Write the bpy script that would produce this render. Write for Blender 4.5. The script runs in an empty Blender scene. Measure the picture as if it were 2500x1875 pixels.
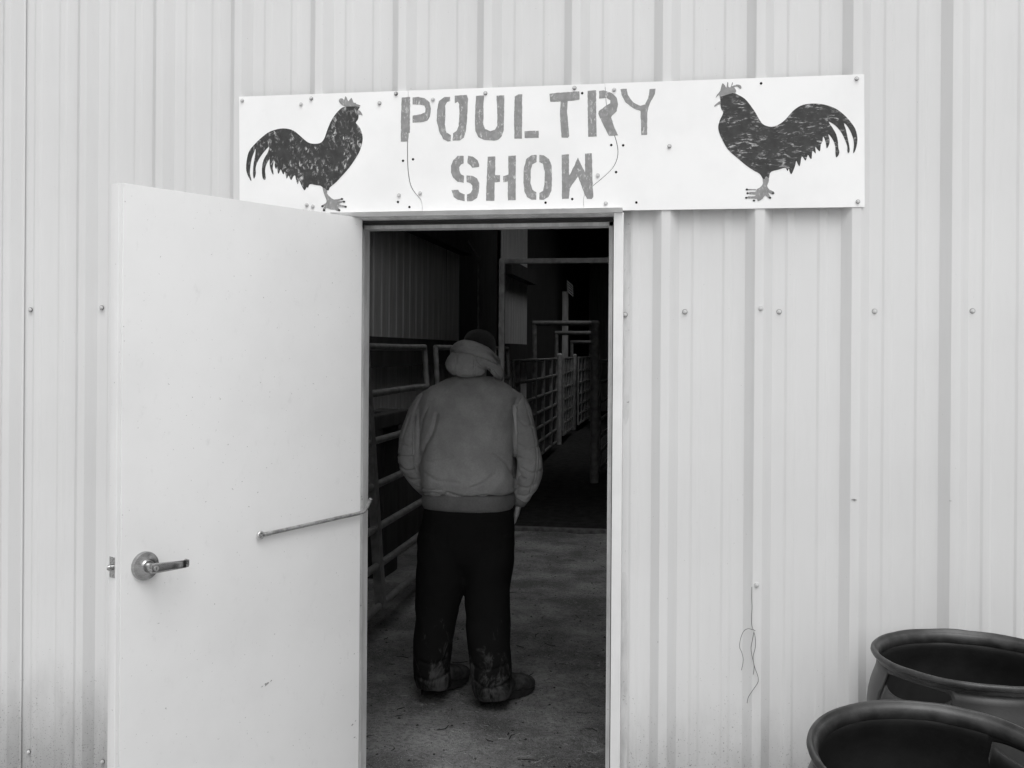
import bpy, bmesh, math, random
from mathutils import Vector, Matrix, noise
from mathutils.geometry import tessellate_polygon

S = bpy.context.scene
COL = S.collection
random.seed(7)

# ------------------------------------------------------------------ camera
FPX, YAW, CAMD, HORY, ROLL, EYE = 2450.0, math.radians(9.7), 3.42, 858.0, 0.007, 1.675
CAM = Vector((0, -CAMD, EYE))
FWD = Vector((-math.sin(YAW), math.cos(YAW), 0))
R0 = Vector((math.cos(YAW), math.sin(YAW), 0))
U0 = Vector((0, 0, 1))
RGT = R0 * math.cos(ROLL) + U0 * math.sin(ROLL)
UPV = U0 * math.cos(ROLL) - R0 * math.sin(ROLL)
cam_d = bpy.data.cameras.new('camera')
cam_d.sensor_width = 36.0
cam_d.lens = 36.0 * FPX / 2500.0
cam_d.shift_y = -(937.5 - HORY) / 2500.0
cam_d.clip_end = 500
cam_o = bpy.data.objects.new('camera', cam_d)
COL.objects.link(cam_o)
M = Matrix((RGT, UPV, -FWD)).transposed().to_4x4()
M.translation = CAM
cam_o.matrix_world = M
S.camera = cam_o

# ------------------------------------------------------------------ sky, sun, exposure
SUN_EL = math.radians(62)
w = bpy.data.worlds.new('World')
S.world = w
w.use_nodes = True
nt = w.node_tree
bg = nt.nodes['Background']
sky = nt.nodes.new('ShaderNodeTexSky')
sky.sky_type = 'NISHITA'
sky.sun_disc = False
sky.sun_elevation = SUN_EL
sky.air_density = 1.0
sky.dust_density = 6.0
sky.ozone_density = 1.0
bw = nt.nodes.new('ShaderNodeRGBToBW')                    # grey overcast
nt.links.new(sky.outputs[0], bw.inputs[0])
nt.links.new(bw.outputs[0], bg.inputs[0])
bg.inputs[1].default_value = 0.15
sun_d = bpy.data.lights.new('sun', 'SUN')
sun_d.energy = 0.55
sun_d.angle = math.radians(60)
sun_o = bpy.data.objects.new('sun', sun_d)
COL.objects.link(sun_o)
# light from the front right of the wall, high
sx, sy = 0.18, -0.62
sdir = Vector((sx, sy, math.tan(SUN_EL) * math.hypot(sx, sy)))
sun_o.rotation_euler = sdir.to_track_quat('Z', 'Y').to_euler()
sun_o.location = (6, -12, 15)
sky.sun_rotation = math.atan2(sx, sy)
S.view_settings.view_transform = 'Standard'
S.view_settings.look = 'None'
S.view_settings.exposure = 0.26
S.view_settings.gamma = 1.0
S.view_settings.use_curve_mapping = False
S.cycles.max_bounces = 8
S.cycles.diffuse_bounces = 6


# ------------------------------------------------------------------ photo pixel -> place
def ray(px, py):
    return FWD + RGT * ((px - 1250) / FPX) + UPV * ((HORY - py) / FPX)

def on_y(px, py, Y):
    d = ray(px, py); return CAM + d * ((Y + CAMD) / d.y)

def on_z(px, py, Z):
    d = ray(px, py); return CAM + d * ((Z - EYE) / d.z)

def on_x(px, py, X):
    d = ray(px, py); return CAM + d * (X / d.x)

def on_plane(px, py, p, n):
    d = ray(px, py); return CAM + d * ((p - CAM).dot(n) / d.dot(n))


# ------------------------------------------------------------------ materials (all neutral grey: a black and white place)
def N(t, kind, **kw):
    n = t.nodes.new(kind)
    for k, v in kw.items():
        if k in n.inputs: n.inputs[k].default_value = v
        else: setattr(n, k, v)
    return n

def ramp(t, src, a, b, va=0.0, vb=1.0):
    r = t.nodes.new('ShaderNodeMapRange')
    r.interpolation_type = 'SMOOTHSTEP'
    r.inputs[1].default_value = a; r.inputs[2].default_value = b
    r.inputs[3].default_value = va; r.inputs[4].default_value = vb
    t.links.new(src, r.inputs[0])
    return r.outputs[0]

def mixf(t, fac, a, b):
    m = t.nodes.new('ShaderNodeMix'); m.data_type = 'FLOAT'
    for i, s in ((0, fac), (2, a), (3, b)):
        if isinstance(s, (int, float)): m.inputs[i].default_value = s
        else: t.links.new(s, m.inputs[i])
    return m.outputs[0]

def noise_n(t, scale, detail=4, rough=0.55, stretch=(1, 1, 1), coord='Object', dist=0.0):
    tc = t.nodes.new('ShaderNodeTexCoord')
    mp = t.nodes.new('ShaderNodeMapping')
    mp.inputs['Scale'].default_value = stretch
    t.links.new(tc.outputs[coord], mp.inputs[0])
    nz = N(t, 'ShaderNodeTexNoise', Scale=scale, Detail=detail, Roughness=rough, Distortion=dist)
    t.links.new(mp.outputs[0], nz.inputs['Vector'])
    return nz.outputs[0]

def base(name):
    m = bpy.data.materials.new(name); m.use_nodes = True
    t = m.node_tree
    return m, t, t.nodes['Principled BSDF']

def setcol(t, b, sock):
    c = t.nodes.new('ShaderNodeCombineColor')
    for i in range(3): t.links.new(sock, c.inputs[i])
    t.links.new(c.outputs[0], b.inputs['Base Color'])

def bump(t, b, sock, strength=0.3, dist=0.002):
    n = N(t, 'ShaderNodeBump', Strength=strength, Distance=dist)
    t.links.new(sock, n.inputs['Height'])
    t.links.new(n.outputs[0], b.inputs['Normal'])

def grey(name, v, rough=0.6, metal=0.0, var=0.12, scale=6.0, stretch=(1, 1, 1), bmp=0.0, bscale=60, bdist=0.002, spec=0.5):
    m, t, b = base(name)
    n = noise_n(t, scale, 5, 0.6, stretch)
    setcol(t, b, ramp(t, n, 0.25, 0.75, v * (1 - var), v * (1 + var)))
    b.inputs['Roughness'].default_value = rough
    b.inputs['Metallic'].default_value = metal
    b.inputs['Specular IOR Level'].default_value = spec
    if bmp:
        bump(t, b, noise_n(t, bscale, 6, 0.65, stretch), bmp, bdist)
    return m

def worn(name, v, under, rough, scale, lo, hi, stretch=(1, 1, 1), var=0.1, seed=0):
    """paint of value v through which the colour beneath shows in patches"""
    m, t, b = base(name)
    n = noise_n(t, scale, 8, 0.7, stretch, dist=0.6)
    n2 = noise_n(t, scale * 0.28, 3, 0.5)
    mul = t.nodes.new('ShaderNodeMath'); mul.operation = 'MULTIPLY'
    t.links.new(ramp(t, n, lo, hi), mul.inputs[0]); t.links.new(ramp(t, n2, 0.38, 0.66), mul.inputs[1])
    body = ramp(t, noise_n(t, scale * 0.5, 4), 0.3, 0.7, v * (1 - var), v * (1 + var))
    setcol(t, b, mixf(t, mul.outputs[0], body, under))
    b.inputs['Roughness'].default_value = rough
    return m

def wall_paint():
    """pale baked enamel with faint rain streaks and mud splashed along the foot"""
    m, t, b = base('pale_sheet_paint')
    big = noise_n(t, 1.3, 3, 0.5)
    fine = noise_n(t, 60, 4, 0.6, (1, 1, 0.12))
    col = mixf(t, ramp(t, big, 0.3, 0.7), 0.62, 0.66)
    col = mixf(t, ramp(t, fine, 0.45, 0.8, 0, 0.10), col, 0.5)
    geo = t.nodes.new('ShaderNodeNewGeometry')
    sep = t.nodes.new('ShaderNodeSeparateXYZ'); t.links.new(geo.outputs['Position'], sep.inputs[0])
    up = ramp(t, sep.outputs[2], 0.0, 0.80, 1.0, 0.0)
    splash = noise_n(t, 16, 6, 0.65, (1, 1, 0.35))
    add = t.nodes.new('ShaderNodeMath'); add.operation = 'MULTIPLY_ADD'
    t.links.new(splash, add.inputs[0]); add.inputs[1].default_value = 0.5
    t.links.new(up, add.inputs[2])
    col = mixf(t, ramp(t, add.outputs[0], 0.42, 1.4, 0, 0.8), col, 0.24)
    spk = noise_n(t, 190, 2, 0.5)
    ad2 = t.nodes.new('ShaderNodeMath'); ad2.operation = 'MULTIPLY_ADD'
    t.links.new(up, ad2.inputs[0]); ad2.inputs[1].default_value = 0.16
    t.links.new(spk, ad2.inputs[2])
    col = mixf(t, ramp(t, ad2.outputs[0], 0.76, 0.80, 0, 0.75), col, 0.12)
    setcol(t, b, col)
    b.inputs['Roughness'].default_value = 0.42
    b.inputs['Specular IOR Level'].default_value = 0.35
    bump(t, b, noise_n(t, 260, 3, 0.6), 0.05, 0.0004)
    return m

def door_paint():
    m, t, b = base('white_door_paint')
    col = mixf(t, ramp(t, noise_n(t, 2.4, 5, 0.6), 0.3, 0.75), 0.75, 0.70)
    col = mixf(t, ramp(t, noise_n(t, 26, 6, 0.7, (1, 1, 0.6)), 0.58, 0.78, 0, 0.22), col, 0.45)
    col = mixf(t, ramp(t, noise_n(t, 130, 2, 0.5), 0.735, 0.76, 0, 0.6), col, 0.2)
    setcol(t, b, col)
    b.inputs['Roughness'].default_value = 0.5
    b.inputs['Specular IOR Level'].default_value = 0.3
    bump(t, b, noise_n(t, 420, 3, 0.6), 0.12, 0.0006)
    return m

def frame_paint():
    """painted steel frame, worn and stained"""
    m, t, b = base('worn_frame_paint')
    col = mixf(t, ramp(t, noise_n(t, 14, 6, 0.7, (1, 1, 0.25)), 0.35, 0.75), 0.60, 0.38)
    col = mixf(t, ramp(t, noise_n(t, 70, 4, 0.6), 0.66, 0.74, 0, 0.7), col, 0.14)
    setcol(t, b, col)
    b.inputs['Roughness'].default_value = 0.55
    return m

def sign_white():
    m, t, b = base('white_sign_board')
    col = mixf(t, ramp(t, noise_n(t, 3.0, 5, 0.6), 0.35, 0.75), 0.86, 0.80)
    col = mixf(t, ramp(t, noise_n(t, 34, 6, 0.7, (0.5, 1, 1)), 0.64, 0.80, 0, 0.3), col, 0.5)
    setcol(t, b, col)
    b.inputs['Roughness'].default_value = 0.45
    b.inputs['Specular IOR Level'].default_value = 0.3
    return m

def canvas(name, v):
    m, t, b = base(name)
    col = mixf(t, ramp(t, noise_n(t, 9, 6, 0.65), 0.3, 0.75), v * 0.82, v * 1.12)
    col = mixf(t, ramp(t, noise_n(t, 130, 5, 0.75), 0.32, 0.72, 0, 0.45), col, v * 0.62)
    setcol(t, b, col)
    b.inputs['Roughness'].default_value = 0.95
    b.inputs['Specular IOR Level'].default_value = 0.1
    b.inputs['Sheen Weight'].default_value = 0.15
    bump(t, b, noise_n(t, 150, 6, 0.75), 0.5, 0.003)
    return m

def muddy_cloth():
    """black trousers with dried mud on the lower legs"""
    m, t, b = base('black_cloth_muddy')
    geo = t.nodes.new('ShaderNodeNewGeometry')
    sep = t.nodes.new('ShaderNodeSeparateXYZ'); t.links.new(geo.outputs['Position'], sep.inputs[0])
    up = ramp(t, sep.outputs[2], 0.03, 0.6, 1.0, 0.0)
    n = noise_n(t, 14, 6, 0.7, (1, 1, 0.6), dist=0.8)
    add = t.nodes.new('ShaderNodeMath'); add.operation = 'MULTIPLY_ADD'
    t.links.new(up, add.inputs[0]); add.inputs[1].default_value = 0.26
    t.links.new(n, add.inputs[2])
    col = mixf(t, ramp(t, add.outputs[0], 0.66, 0.86, 0, 0.8), 0.011, 0.10)
    setcol(t, b, col)
    b.inputs['Roughness'].default_value = 0.95
    b.inputs['Specular IOR Level'].default_value = 0.1
    bump(t, b, noise_n(t, 260, 4, 0.7), 0.4, 0.0015)
    return m

def dirt():
    m, t, b = base('barn_floor_dirt')
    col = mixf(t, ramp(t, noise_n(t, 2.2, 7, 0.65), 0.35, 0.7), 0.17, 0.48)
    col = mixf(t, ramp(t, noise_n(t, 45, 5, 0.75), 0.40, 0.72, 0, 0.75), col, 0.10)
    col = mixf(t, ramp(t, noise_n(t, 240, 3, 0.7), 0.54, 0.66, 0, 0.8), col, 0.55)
    setcol(t, b, col)
    b.inputs['Roughness'].default_value = 1.0
    b.inputs['Specular IOR Level'].default_value = 0.05
    bump(t, b, noise_n(t, 90, 10, 0.8), 1.0, 0.02)
    return m

def clear_panel():  # see-through material of the added roof panels that let daylight in
    m, t, b = base('added_roof_panel')
    tr = N(t, 'ShaderNodeBsdfTransparent'); tr.inputs[0].default_value = (0.62, 0.62, 0.62, 1)
    gl = N(t, 'ShaderNodeBsdfGlossy', Roughness=0.15); mx = N(t, 'ShaderNodeMixShader'); mx.inputs[0].default_value = 0.06
    t.links.new(tr.outputs[0], mx.inputs[1]); t.links.new(gl.outputs[0], mx.inputs[2])
    t.links.new(mx.outputs[0], t.nodes['Material Output'].inputs[0])
    return m

MAT = dict(clear=clear_panel(),
    wall=wall_paint(), door=door_paint(), frame=frame_paint(), sign=sign_white(), dirt=dirt(),
    trim=grey('white_trim', 0.66, 0.45, 0, 0.05, 8),
    drip=grey('grey_drip_trim', 0.78, 0.5, 0, 0.10, 12),
    strip_black=grey('black_frame_strip', 0.03, 0.7, 0, 0.2, 20),
    steel=grey('brushed_steel', 0.42, 0.24, 1.0, 0.18, 30, (1, 1, 6), 0.08, 300, 0.0005),
    zinc=grey('dull_zinc', 0.55, 0.42, 0.9, 0.25, 60, (1, 1, 1), 0.2, 200, 0.0006),
    rod=grey('galvanised_rod', 0.34, 0.5, 0.75, 0.45, 55, (1, 1, 1), 0.3, 160, 0.0008),
    screw=grey('painted_screw', 0.58, 0.4, 0.3, 0.2, 80),
    screwd=grey('bare_screw', 0.36, 0.45, 0.5, 0.4, 120),
    washer=grey('dark_washer', 0.10, 0.6, 0.2, 0.4, 90),
    hole=grey('screw_hole', 0.01, 0.9, 0, 0.1, 10, spec=0.0),
    black=worn('black_rooster_paint', 0.030, 0.62, 0.6, 75, 0.50, 0.66, (1.0, 1, 0.62), 0.3),
    black2=worn('black_rooster_streaks', 0.028, 0.60, 0.6, 78, 0.51, 0.66, (0.42, 1, 1.25), 0.3),
    red=worn('mid_grey_paint', 0.25, 0.72, 0.6, 95, 0.52, 0.66, (1.2, 1, 0.6), 0.14),
    nail=grey('black_nail_paint', 0.02, 0.6, 0, 0.1, 10),
    crack=grey('dark_crack', 0.035, 0.9, 0, 0.2, 30, spec=0.0),
    edge=grey('sign_edge', 0.55, 0.6, 0, 0.1, 10),
    drum=grey('black_drum_plastic', 0.020, 0.40, 0, 0.35, 7, (1, 1, 1), 0.25, 45, 0.002),
    drumrim=grey('scuffed_drum_rim', 0.026, 0.42, 0, 0.55, 22, (1, 1, 1), 0.4, 70, 0.0015),
    wire=grey('rusty_wire', 0.06, 0.6, 0.4, 0.3, 60),
    jacket=canvas('grey_duck_canvas', 0.41), knit=canvas('grey_rib_knit', 0.20),
    beanie=canvas('charcoal_knit', 0.045), trouser=muddy_cloth(),
    boot=grey('muddy_boot_leather', 0.05, 0.8, 0, 0.9, 22, (1, 1, 1), 0.7, 60, 0.004),
    sole=grey('boot_rubber', 0.02, 0.85, 0, 0.5, 30),
    skin=grey('skin', 0.50, 0.55, 0, 0.08, 25, (1, 1, 1), 0.15, 150, 0.0008),
    pipe=grey('painted_gate_pipe', 0.22, 0.42, 0.2, 0.35, 16, (1, 1, 1), 0.3, 60, 0.002),
    pipe2=grey('pale_gate_pipe', 0.26, 0.5, 0.1, 0.35, 14, (1, 1, 1), 0.3, 60, 0.002),
    liner=grey('interior_sheet', 0.60, 0.6, 0, 0.16, 20, (1, 1, 0.08)),
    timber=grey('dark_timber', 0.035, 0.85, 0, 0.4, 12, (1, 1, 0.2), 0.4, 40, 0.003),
    post=grey('steel_post', 0.34, 0.6, 0.1, 0.3, 14),
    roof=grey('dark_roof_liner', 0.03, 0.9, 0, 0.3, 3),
    gravel=grey('gravel_yard', 0.5, 0.95, 0, 0.35, 30, (1, 1, 1), 0.9, 60, 0.02),
    straw=grey('straw', 0.33, 0.8, 0, 0.4, 9), pen_dark=grey('dark_pen_dirt', 0.035, 0.95, 0, 0.5, 9, (1, 1, 1), 0.9, 40, 0.02, spec=0.15), sill=grey('dirty_sill', 0.12, 0.8, 0, 0.4, 20), conduit=grey('dull_conduit', 0.12, 0.6, 0.3, 0.3, 20),
    clod=grey('dark_clod', 0.05, 1.0, 0, 0.5, 20, spec=0.05),
    pale=grey('pale_board', 0.42, 0.7, 0, 0.3, 15, (1, 1, 0.2)),
    strand=grey('debris', 0.5, 0.8, 0, 0.5, 40),
)


# ------------------------------------------------------------------ object helpers
def wloc(o):
    v = Vector((0, 0, 0))
    while o is not None:
        v += o.location; o = o.parent
    return v

def tag(o, label=None, cat=None, group=None, kind=None):
    if label: o['label'] = label
    if cat: o['category'] = cat
    if group: o['group'] = group
    if kind: o['kind'] = kind
    return o

def thing(name, label, cat, loc=(0, 0, 0), group=None):
    o = bpy.data.objects.new(name, None); COL.objects.link(o)
    o.location = loc; o.empty_display_size = 0.1
    return tag(o, label, cat, group)

def link(name, me, mat, parent=None, loc=None):
    if mat is not None and not me.materials: me.materials.append(mat)
    o = bpy.data.objects.new(name, me); COL.objects.link(o)
    if parent is not None: o.parent = parent
    if loc is not None: o.location = Vector(loc) - (wloc(parent) if parent else Vector((0, 0, 0)))
    return o

def build(name, bm, mat, parent=None, smooth=None):
    """bm holds world coordinates; the object's origin goes to its parent's base"""
    off = wloc(parent) if parent else Vector((0, 0, 0))
    if parent: bmesh.ops.translate(bm, verts=bm.verts, vec=-off)
    me = bpy.data.meshes.new(name); bm.to_mesh(me); bm.free()
    if smooth is not None:
        me.shade_smooth()
        if smooth < 180: me.set_sharp_from_angle(angle=math.radians(smooth))
    return link(name, me, mat, parent)

def box(bm, a, b, bev=0.0):
    a, b = Vector(a), Vector(b)
    r = bmesh.ops.create_cube(bm, size=1.0)
    vs = r['verts']
    c, d = (a + b) / 2, b - a
    for v in vs: v.co = Vector((v.co.x * d.x, v.co.y * d.y, v.co.z * d.z)) + c
    if bev:
        es = list({e for v in vs for e in v.link_edges})
        bmesh.ops.bevel(bm, geom=es, offset=bev, segments=2, affect='EDGES', profile=0.6)
    return vs

def boxm(name, a, b, mat, parent, bev=0.0):
    bm = bmesh.new(); box(bm, a, b, bev)
    return build(name, bm, mat, parent, 40 if bev else None)

def frame_of(d):
    d = d.normalized()
    a = Vector((0, 0, 1)) if abs(d.z) < 0.9 else Vector((1, 0, 0))
    x = d.cross(a).normalized(); y = x.cross(d).normalized()
    return x, y

def tube(bm, pts, r, n=10, caps=True):
    pts = [Vector(p) for p in pts]
    rr = r if isinstance(r, (list, tuple)) else [r] * len(pts)
    rings = []; x = None
    for i, p in enumerate(pts):
        d = (pts[min(i + 1, len(pts) - 1)] - pts[max(i - 1, 0)])
        if x is None: x, y = frame_of(d)
        else:
            dn = d.normalized(); x = (x - dn * x.dot(dn)).normalized(); y = dn.cross(x) * -1
        rings.append([bm.verts.new(p + (x * math.cos(2 * math.pi * k / n) + y * math.sin(2 * math.pi * k / n)) * rr[i]) for k in range(n)])
    for a, b in zip(rings, rings[1:]):
        for k in range(n): bm.faces.new((a[k], a[(k + 1) % n], b[(k + 1) % n], b[k]))
    if caps:
        bm.faces.new(rings[0][::-1]); bm.faces.new(rings[-1])
    return rings

def loft(bm, secs, n=32, power=2.0):
    """secs: (centre, axis a, axis b) rings; closed by caps"""
    rings = []
    for c, a, b in secs:
        c, a, b = Vector(c), Vector(a), Vector(b); ring = []
        for k in range(n):
            t = 2 * math.pi * k / n; ct, st = math.cos(t), math.sin(t)
            f = (abs(ct) ** power + abs(st) ** power) ** (-1 / power)
            ring.append(bm.verts.new(c + a * (ct * f) + b * (st * f)))
        rings.append(ring)
    for p, q in zip(rings, rings[1:]):
        for k in range(n): bm.faces.new((p[k], p[(k + 1) % n], q[(k + 1) % n], q[k]))
    bm.faces.new(rings[0][::-1]); bm.faces.new(rings[-1])

def catmull(pts, closed=False, sub=6):
    P = [Vector(p) for p in pts]; out = []; n = len(P)
    rng = range(n) if closed else range(n - 1)
    for i in rng:
        if closed: a, b, c, d = P[i - 1], P[i], P[(i + 1) % n], P[(i + 2) % n]
        else: a, b, c, d = P[max(i - 1, 0)], P[i], P[i + 1], P[min(i + 2, n - 1)]
        for k in range(sub):
            t = k / sub
            out.append(0.5 * ((2 * b) + (c - a) * t + (2 * a - 5 * b + 4 * c - d) * t * t + (3 * b - a - 3 * c + d) * t ** 3))
    if not closed: out.append(P[-1])
    return out

def voxel(bm, size, smooth_it=3, fac=0.5):
    """one continuous closed surface from overlapping closed shapes"""
    bmesh.ops.recalc_face_normals(bm, faces=bm.faces)
    me = bpy.data.meshes.new('tmp'); bm.to_mesh(me); bm.free()
    o = bpy.data.objects.new('tmp', me); COL.objects.link(o)
    md = o.modifiers.new('r', 'REMESH'); md.mode = 'VOXEL'; md.voxel_size = size
    dg = bpy.context.evaluated_depsgraph_get()
    out = bmesh.new(); out.from_object(o, dg)
    bpy.data.objects.remove(o); bpy.data.meshes.remove(me)
    for _ in range(smooth_it):
        bmesh.ops.smooth_vert(out, verts=out.verts, factor=fac, use_axis_x=True, use_axis_y=True, use_axis_z=True)
    out.normal_update()
    return out


# ================================================================== SETTING
bm = bmesh.new()
bmesh.ops.create_grid(bm, x_segments=40, y_segments=40, size=120)
for v in bm.verts: v.co.z = -0.09
tag(build('ground', bm, MAT['gravel']), kind='structure')

XW = -2.6                                   # left inner wall
YB = 25.0                                   # far end wall
XR = 7.0                                    # right inner wall
def floor_h(x, y):
    h = 0.016 * noise.noise((x * 1.7, y * 1.7, 3.1)) + 0.010 * noise.noise((x * 6, y * 6, 7.7))
    c = noise.noise((x * 19, y * 19, 1.3)); h += 0.006 * max(0, c) ** 1.5 * 2
    return h
xs = [XW + 0.02 * i for i in range(int((1.2 - XW) / 0.02))] + [1.2 + 0.4 * i for i in range(15)]
ys = [-0.10 + 0.02 * i for i in range(165)] + [3.2 + 0.12 * i for i in range(80)] + [12.8 + 0.6 * i for i in range(22)]
YS = on_z(1350, 1297, 0).y                  # sill between the entrance bay and the pens
ys = sorted([y for y in ys if abs(y - YS) > 0.03] + [YS])
def floor_part(name, lo, hi, mat):
    bm = bmesh.new(); Y_ = [y for y in ys if lo - 1e-6 <= y <= hi + 1e-6]
    grid = [[bm.verts.new((x, y, floor_h(x, y) - (0.03 if y < -0.05 else 0))) for x in xs] for y in Y_]
    for j in range(len(Y_) - 1):
        for i in range(len(xs) - 1):
            bm.faces.new((grid[j][i], grid[j][i + 1], grid[j + 1][i + 1], grid[j + 1][i]))
    tag(build(name, bm, mat, None, 180), kind='structure')
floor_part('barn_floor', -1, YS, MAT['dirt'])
floor_part('pen_floor', YS, 99, MAT['pen_dark'])  # near-black floor material from the sill onwards


# ================================================================== BARN
barn = thing('metal_barn', 'pale ribbed sheet metal barn with an open doorway', 'barn')
PITCH, RIB0 = 0.3048, -2.1944
OX0, OX1, OZ = -1.125, -0.215, 2.165        # rough opening

def profile(s):
    """height of the sheet at distance s from a main rib's centre (period PITCH)"""
    s = (s + PITCH / 2) % PITCH - PITCH / 2
    a = abs(s); h = 0.0
    if a < 0.0145: h = 0.032
    elif a < 0.044: h = 0.032 * (0.044 - a) / 0.0295
    for c in (0.1016, -0.1016):
        d = abs(s - c)
        if d < 0.010: h = max(h, 0.0042)
        elif d < 0.017: h = max(h, 0.0042 * (0.017 - d) / 0.007)
    return h

KEYS = []
for c, half, top in ((0, 0.044, 0.0145), (0.1016, 0.017, 0.010), (-0.1016, 0.017, 0.010)):
    for e in (half, top):
        for sgn in (-1, 1):
            for q in (-0.0035, 0, 0.0035): KEYS.append(c + sgn * e + (q if e == half and c == 0 or c == 0 else q * 0.5))
KEYS += [0.0, 0.06, 0.075, -0.06, -0.075, 0.127, -0.127, 0.1524]
KEYS = sorted(set(round(k, 5) for k in KEYS))

def sheet(x0, x1, z0, z1, out, hole=None, rows=26, seed=0.0):
    """ribbed sheet between x0 and x1; returns bmesh with 0.8 mm face at y = -profile - out"""
    X = [x0, x1]
    k0 = int(math.floor((x0 - RIB0) / PITCH)) - 1; k1 = int(math.ceil((x1 - RIB0) / PITCH)) + 1
    for k in range(k0, k1 + 1):
        for q in KEYS:
            x = RIB0 + k * PITCH + q
            if x0 + 1e-4 < x < x1 - 1e-4: X.append(x)
    Z = [z0 + (z1 - z0) * i / rows for i in range(rows + 1)]
    if hole:
        for e in hole[:2]:
            if x0 < e < x1: X.append(e)
        Z.append(hole[2])
    X = sorted(set(X)); Z = sorted(set(Z))
    def prof_s(x):                       # rounded bends
        s = x - RIB0
        return (profile(s - 0.0022) + profile(s) * 2 + profile(s + 0.0022)) / 4
    bm = bmesh.new(); V = {}
    def vert(i, j):
        if (i, j) not in V:
            x, z = X[i], Z[j]
            wob = 0.0016 * noise.noise((x * 2.3 + seed, z * 0.9, 2.0)) + 0.0006 * noise.noise((x * 9, z * 2.3, 5.0))
            V[(i, j)] = bm.verts.new((x, -prof_s(x) - out + wob, z))
        return V[(i, j)]
    for i in range(len(X) - 1):
        for j in range(len(Z) - 1):
            xm, zm = (X[i] + X[i + 1]) / 2, (Z[j] + Z[j + 1]) / 2
            if hole and hole[0] < xm < hole[1] and zm < hole[2]: continue
            bm.faces.new((vert(i, j), vert(i + 1, j), vert(i + 1, j + 1), vert(i, j + 1)))
    return bm

hole = (OX0, OX1, OZ)
rib = lambda k: RIB0 + PITCH * k
cuts = [rib(-7) + 0.047, rib(-4) + 0.047, rib(-1) + 0.052, rib(2) - 0.019, rib(5) - 0.019, rib(8) - 0.019, rib(11) - 0.019, rib(14) - 0.019]
for i in range(7):
    a = cuts[i] - (0.05 if i == 2 else 0.0); b = cuts[i + 1] + (0.0 if i == 1 else 0.06)
    over = {0: 0.0, 1: 0.0065, 2: 0.0, 3: 0.0018, 4: 0.0036, 5: 0.0054, 6: 0.0072}[i]
    build('wall_panel', sheet(a, b, -0.08, 4.4, over, hole if a < OX1 and b > OX0 else None, seed=i * 7.3), MAT['wall'], barn, 25)

def screw_mesh(name, r=0.0085, h=0.006):
    bm = bmesh.new()
    # washer then hex head, pointing to -y
    def ring(rad, y, n, ph=0): return [bm.verts.new((rad * math.cos(ph + 2 * math.pi * k / n), y, rad * math.sin(ph + 2 * math.pi * k / n))) for k in range(n)]
    n = 18
    a = ring(r, 0.0015, n); b = ring(r, -0.0012, n); c = ring(r * 0.86, -0.0026, n)
    for p, q in ((a, b), (b, c)):
        for k in range(n): bm.faces.new((p[k], p[(k + 1) % n], q[(k + 1) % n], q[k]))
    bm.faces.new(c)
    nw = len(bm.faces)
    a = ring(r * 0.58, -0.0020, 6); b = ring(r * 0.58, -0.0020 - h * 0.8, 6); c = ring(r * 0.46, -0.0020 - h, 6)
    for p, q in ((a, b), (b, c)):
        for k in range(6): bm.faces.new((p[k], p[(k + 1) % 6], q[(k + 1) % 6], q[k]))
    bm.faces.new(c)
    for i, f in enumerate(bm.faces): f.material_index = 1 if i >= nw or i == nw - 1 else 0
    bmesh.ops.recalc_face_normals(bm, faces=bm.faces)
    me = bpy.data.meshes.new(name); bm.to_mesh(me); bm.free(); return me
SCREW = screw_mesh('wall_screw'); SCREW.materials.append(MAT['screw']); SCREW.materials.append(MAT['screw'])
SCREWD = screw_mesh('bare_wall_screw'); SCREWD.materials.append(MAT['washer']); SCREWD.materials.append(MAT['screw'])
for px, py, me in ((74, 756, SCREWD), (248, 751, SCREWD), (1526, 768, SCREWD), (1672, 761, SCREWD), (1857, 753, SCREW), (1902, 761, SCREWD),
                   (2135, 760, SCREWD), (2374, 759, SCREWD), (1847, 1428, SCREW), (70, 1835, SCREWD), (250, 1859, SCREWD)):
    p = on_y(px, py, -0.004); y = -profile(p.x - RIB0) - 0.0055
    p = on_y(px, py, y); y = -profile(p.x - RIB0) - 0.0050
    o = link('screw', me, None, barn, (p.x, y, p.z))
    o.rotation_euler = (0, random.random(), 0)

# ---- door frame (part of the barn)
fr = link('door_frame', bpy.data.meshes.new('door_frame'), None, barn)
bm = bmesh.new()   # the frame's wrap: a thin sill plate under the opening
box(bm, (OX0 + 0.02, 0.0, -0.085), (OX1 - 0.02, 0.10, 0.012), 0.002)
me = fr.data; bm.to_mesh(me); bm.free(); me.materials.append(MAT['frame'])
JLS = on_y(900.0, 1000, 0.11).x                  # hinge-side stop
JL = JLS - 0.014                                 # inner faces of the jamb rebates
CA0, CA1 = on_y(1495.4, 1000, -0.046).x, on_y(1519.3, 1000, -0.046).x
JR = CA0 - 0.002
JRS = on_y(1484.0, 1000, 0.046).x                # latch-side stop
HZS = on_y(1430, 551.8, 0.046).z                 # underside of the head's stop
HZ = on_y(1430, 530.0, -0.004).z                 # underside of the head rebate
def prism_z(name, poly, z0, z1, mat, parent):
    bm = bmesh.new()
    a = [bm.verts.new((x, y, z0)) for x, y in poly]; b = [bm.verts.new((x, y, z1)) for x, y in poly]
    n = len(poly)
    for k in range(n): bm.faces.new((a[k], a[(k + 1) % n], b[(k + 1) % n], b[k]))
    bm.faces.new(a[::-1]); bm.faces.new(b)
    bmesh.ops.recalc_face_normals(bm, faces=bm.faces)
    return build(name, bm, mat, parent)
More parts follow.
